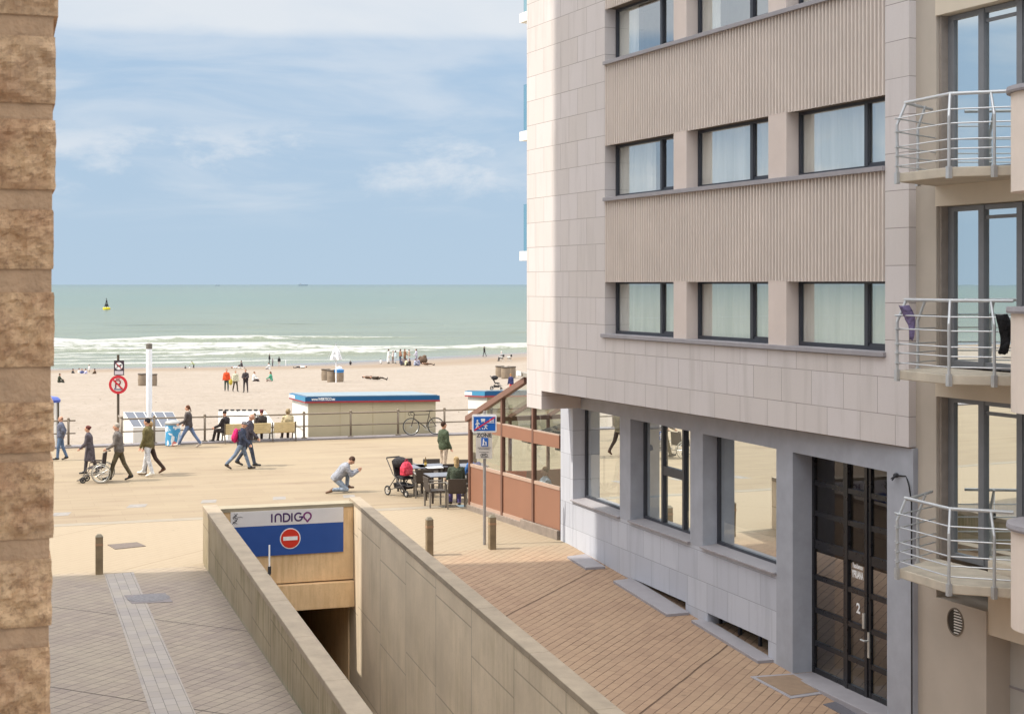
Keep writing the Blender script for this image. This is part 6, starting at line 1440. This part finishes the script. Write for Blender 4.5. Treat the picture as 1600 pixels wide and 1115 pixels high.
def beach_people():
    D = lin(52, 50, 52); SK = lin(196, 150, 126); WH = lin(224, 222, 218)
    gsit('person in dark green sitting alone on the sand beside the stone pier', 92, 598, 10, lin(62, 66, 54), lin(62, 62, 54), lin(60, 52, 44), 75)
    G = 'people sitting in a circle on the sand at the left'
    gsit('person in dark clothes at the left end of the sitting circle', 113, 588, 10, lin(58, 58, 60), lin(48, 48, 52), D, 20, group=G)
    gsit('person in white with dark hair second from left in the sitting circle', 123, 587, -30, WH, lin(190, 186, 190), D, 60, 'long', group=G, fem=1)
    gsit('person in blue in the middle of the sitting circle', 128, 588, -60, lin(92, 100, 140), lin(120, 120, 150), lin(96, 82, 76), 50, group=G)
    gsit('person in pale lilac leaning right of the middle of the sitting circle', 135, 588, 200, lin(190, 186, 214), lin(90, 92, 120), D, 40, group=G)
    bst('person in white kneeling up behind the sitting circle', 143.5, 586, 569, 200, WH, lin(190, 170, 150), D, P=dict(hipL=2, kneeL=60, hipR=-6, kneeR=60), group=G)
    gsit('person in brown at the right end of the sitting circle', 149, 588, 175, lin(96, 78, 62), lin(74, 64, 58), D, 70, group=G)
    bst('person in pale green bending over two small children near the surf', 303, 577, 563, 190, lin(170, 180, 130), lin(80, 76, 74), D, P=dict(lean=42, hipL=20, kneeL=24, hipR=4, kneeR=20, shL=50, shR=50))
    gsit('small child sitting left of the bending person near the surf', 289, 578, 0, D, D, D, 70, h=1.0); gsit('small child with pale shirt sitting nearest the bending person', 296, 578, 30, WH, D, D, 70, h=1.0)
    bst('person in a bright orange-red jacket walking on the sand', 354, 611, 577, -80, lin(216, 84, 48), lin(66, 80, 74), lin(120, 60, 40), P=dict(hipL=10, hipR=-8, shL=6, shR=-4, ab=16), puff=.05)
    bst('person in a cream jacket with a yellow bag walking beside the orange jacket', 367.5, 612, 579, -60, lin(200, 196, 170), lin(84, 74, 62), lin(140, 120, 96), P=dict(hipL=14, hipR=-12, ab=14, kneeR=16, fem=1), puff=.05)
    p = on_sand(361, 607); q = LMB(); q.ell((0, 0, .55), (.16, .10, .26), 12, 8); o = q.build('handbag', cloth('yellow_bag', lin(186, 166, 70)), None, smooth=True); o.location = p+Vector((0, -.15, 0)); tag(o, 'yellow bag hanging from the hand of the person in the cream jacket', 'bag')
    q = LMB(); q.torus((0, 0, .84), (0, 1, 0), .11, .015, 14, 5); q.build('strap', cloth('yellow_strap', lin(150, 130, 60)), o)
    bst('man in a black suit jacket and dark trousers standing on the sand', 384, 613, 577, -95, lin(62, 56, 58), lin(64, 58, 60), lin(70, 56, 48), P=dict(hipL=2, hipR=-2, shL=18, elL=60, shR=18, elR=60, inL=40, inR=40, ab=14, spread=6), puff=.05)
    gsit('person in white sitting with dark leggings bent up right of the black suit', 396, 596, -5, WH, lin(62, 52, 52), lin(116, 84, 60), 70); gsit('person in a green and white top sitting on the sand', 424, 596, 180, lin(86, 158, 130), lin(190, 170, 160), lin(100, 70, 50), 80, 'long', fem=1)
    gsit('dark clothed person sitting above the white blanket near the water', 378, 574, 190, lin(82, 74, 78), D, D, 50); lying('person in white lying on the sand behind the orange jacket', 371, 577, 10, WH, WH, D)
    bst('tall dark figure standing highest at the water line', 420.5, 569, 553, 20, D, D, D); gsit('person in white crouching below the tall dark figure', 421, 578, 180, WH, lin(80, 80, 110), D, 85)
    bst('child standing right of the tall dark figure', 425.6, 573, 560, 0, lin(120, 112, 116), lin(96, 92, 98), D); bst('long haired figure in dark top standing alone at the water', 436, 573, 557, 90, D, lin(196, 186, 180), lin(60, 48, 42), 'long', P=dict(fem=1))
    p = on_sand(446.5, 572); q = LMB(); q.tube([(0, 0, -.1), (0, 0, .75)], .05, 8); q.tube([(0, 0, .75), (0, 0, .82)], [.05, .01], 8); o = q.build('marker_stake', mat('white_enamel', (.8, .8, .8), .4)); o.location = p; tag(o, 'short white stake standing on the wet sand near the water', 'stake')
    lying('person lying on the sand with dark trousers and white shirt near the water', 470, 576, 180, WH, D, D)
    G = 'crowd standing on the beach'
    for x, f, h, dg, tp, lg, hr, st, lb in ((606.5, 568, 545, 0, WH, lin(230, 226, 220), lin(60, 48, 42), 'long', 'woman in a long white dress at the left edge of the beach crowd'), (613.5, 567, 548, -20, lin(206, 196, 190), lin(140, 120, 110), D, 'short', 'figure in pale top second from left in the beach crowd'), (617.5, 568, 548, 20, lin(190, 206, 214), lin(180, 190, 196), D, 'long', 'figure in pale blue third from left in the beach crowd'),
                                       (625, 568, 545, 30, lin(150, 110, 90), lin(72, 74, 92), lin(70, 54, 46), 'long', 'brown topped figure in dark skirt in the beach crowd'), (632, 568, 544, -30, lin(150, 112, 84), lin(110, 84, 66), D, 'long', 'figure in tan standing tallest in the middle of the beach crowd'), (638.5, 566, 546, 10, lin(172, 150, 136), lin(190, 180, 176), D, 'short', 'bare armed figure right of the middle of the beach crowd'), (651, 568, 544, 170, lin(196, 192, 206), lin(176, 172, 190), lin(70, 56, 48), 'bob', 'figure in pale lilac at the right edge of the standing crowd')):
        bst(lb, x, f, h, dg, tp, lg, hr, st, P=dict(fem=1, hipL=3, hipR=-3, shL=14, elL=50), group=G, **(dict(coat=WH, coat_len=.75) if x < 607 else {}))
    G = 'people sitting in front of the beach crowd'
    for x, yb, dg, tp, lg, lb in ((627, 571, 0, lin(80, 78, 96), D, 'person in dark blue sitting at the left front of the crowd'), (634, 571.5, 20, lin(210, 206, 170), D, 'person in pale yellow sitting at the front of the crowd'), (641, 571.5, 160, lin(70, 60, 58), D, 'person in dark brown sitting in the middle front of the crowd'), (648, 571.5, 0, lin(170, 176, 196), lin(90, 96, 120), 'person in grey-blue sitting front right of the crowd'), (655, 570.5, 170, lin(140, 140, 160), D, 'person in lilac grey sitting rightmost but one before the crowd')):
        gsit(lb, x, yb, dg, tp, lg, D, 60, group=G)
    q = LMB(); rn = random.Random(3); q.ell((0, 0, .48), (.62, .5, .52), 12, 8); q.ell((.2, 0, .95), (.3, .3, .25), 10, 6); q.ell((-.35, 0, .75), (.3, .3, .3), 10, 6); o = q.build('luggage_pile', mat('brown_canvas', lin(94, 76, 62), .9, .3, 5), None, remesh=.06); o.location = on_sand(661, 568); tag(o, 'brown heap of bags at the right end of the beach crowd', 'bags')
    lying('person lying on the sand right of the brown heap of bags', 668, 571, 0, lin(110, 84, 66), lin(90, 70, 60), D)
    gsit('small distant sitter with dark hair left of the beach crowd', 595, 568, 90, WH, D, D, 60, h=1.2); gsit('tiny dark sitter alone on the wet sand', 547.5, 570, 90, D, D, D, 80, h=1.1)
    lying('left one of two dark sunbathers lying on the open sand', 579, 593, 10, lin(100, 80, 66), lin(84, 70, 60), D); lying('right one of two dark sunbathers lying on the open sand', 590, 594, 10, lin(70, 60, 50), lin(76, 66, 56), lin(84, 66, 54))
    bst('lone dark figure walking in the shallow water at the right', 757.5, 557, 541, 150, D, lin(70, 70, 76), D, P=wk(hipL=14, hipR=-14))
    K = mat('black_canvas_seat', lin(44, 42, 44), .8)
    def folding(label, x, y):
        p = on_sand(x, y); t = thing('folding_chair', label, 'chair', p, math.radians(160), 'folding chairs by the water'); s = LMB(); s.box((0, 0, .42), (.5, .55, .05)); s.build('seat', K, t); s = LMB(); s.box((-.26, 0, .78), (.05, .55, .32)); s.build('backrest', K, t)
        l = LMB()
        for yy in (-.26, .26): l.tube([(-.3, yy, 0), (.25, yy, .6)], .02, 6); l.tube([(.25, yy, 0), (-.28, yy, .95)], .02, 6); l.tube([(-.26, yy, .62), (.25, yy, .62)], .02, 6)
        l.build('frame', mat('steel', lin(200, 200, 196), .35, metal=.6), t); return t
    folding('folding chair with a seated person by the water', 784, 564.5); folding('empty black folding chair by the water', 796, 564.5)
    p = on_sand(784, 564.5); person('person in a white hat sitting on the folding chair by the water', p, 1.7, 160, dict(hipL=88, kneeL=80, hipR=84, kneeR=84, shL=30, elL=50, shR=30, elR=50), dict(top=lin(190, 186, 186), legs=lin(80, 76, 80), hair=WH, style='hat'), near=False, seat=.46)
    dup(PC, on_sand(777, 609), math.radians(0), 'black pushchair standing alone on the sand left of the veranda roof')
    bst('person in a navy top and red trousers on the sand beyond the veranda roof', 799, 617, 584, 120, lin(54, 56, 92), lin(216, 60, 66), lin(150, 110, 70), P=dict(lean=14, hipL=10, hipR=0, fem=1), puff=.05)
beach_people()
def beach_bits():
    rn = random.Random(11); m = [mat('seaweed', lin(92, 80, 62), .9, .3, 9), mat('pale_litter', lin(200, 196, 190), .7, .1)]
    q = MB()
    for i in range(46):
        p = on_sand(rn.uniform(95, 800), rn.uniform(600, 672)); q.ell(p+Vector((0, 0, .01)), (rn.uniform(.02, .07), rn.uniform(.02, .05), .015), 6, 4)
    o = q.build('seaweed', m[0]); o['kind'] = 'stuff'; tag(o, 'scattered dark bits of seaweed on the dry sand', 'seaweed')
beach_bits()
# ------------------------------------------------------------------ at sea
def at_sea():
    p = at(166.5, 483.5, -5.0); t = thing('buoy', 'yellow buoy with a dark lattice tower floating off the beach', 'buoy', p); s = p.y/F
    q = LMB(); q.lathe([(3.0*s, -1), (5.6*s, -.2), (5.8*s, 2.4*s), (4.6*s, 3.4*s), (.5*s, 3.6*s)], (0, 0, 0), 18); q.build('float', mat('yellow_float', lin(216, 196, 40), .5), t)
    q = LMB(); K = mat('dark_steel', (.03, .03, .035), .5)
    for k in range(4): a = k*math.pi/2+.4; q.tube([(3.2*s*math.cos(a), 3.2*s*math.sin(a), 3.4*s), (1.3*s*math.cos(a), 1.3*s*math.sin(a), 11*s)], .5*s, 5)
    q.lathe([(2.6*s, 5*s), (2.6*s, 8.4*s)], (0, 0, 0), 10); q.build('tower', K, t)
    q = LMB(); q.lathe([(.7*s, 11*s), (1.4*s, 12*s), (1.4*s, 14*s), (.5*s, 14.5*s), (.5*s, 16.5*s), (1.1*s, 17*s), (.2*s, 18*s)], (0, 0, 0), 10); q.build('lantern', K, t)
    for lb, x, L, h in (('faint cargo ship on the horizon above the parasol', 474, 70, 15), ('tiny faint ship on the horizon left of the middle of the sea', 340, 40, 8)):
        Y = 11500; c = Vector(((x-CX)/F*Y, Y, -5)); t = thing('ship', lb, 'ship', c)
        q = LMB(); q.hexa([(-L/2, -8, -3), (L/2-12, -8, -3), (L/2-12, 8, -3), (-L/2, 8, -3), (-L/2, -8, h*.45), (L/2, -8, h*.5), (L/2, 8, h*.5), (-L/2, 8, h*.45)]); q.build('hull', mat('ship_grey', lin(120, 136, 150), .8), t)
        q = LMB(); q.box((-L*.33, 0, h*.8), (L*.16, 12, h*.75)); q.box((L*.1, 0, h*.75), (L*.05, 6, h*.7)); q.build('bridge', mat('ship_pale', lin(170, 180, 190), .8), t)
at_sea()
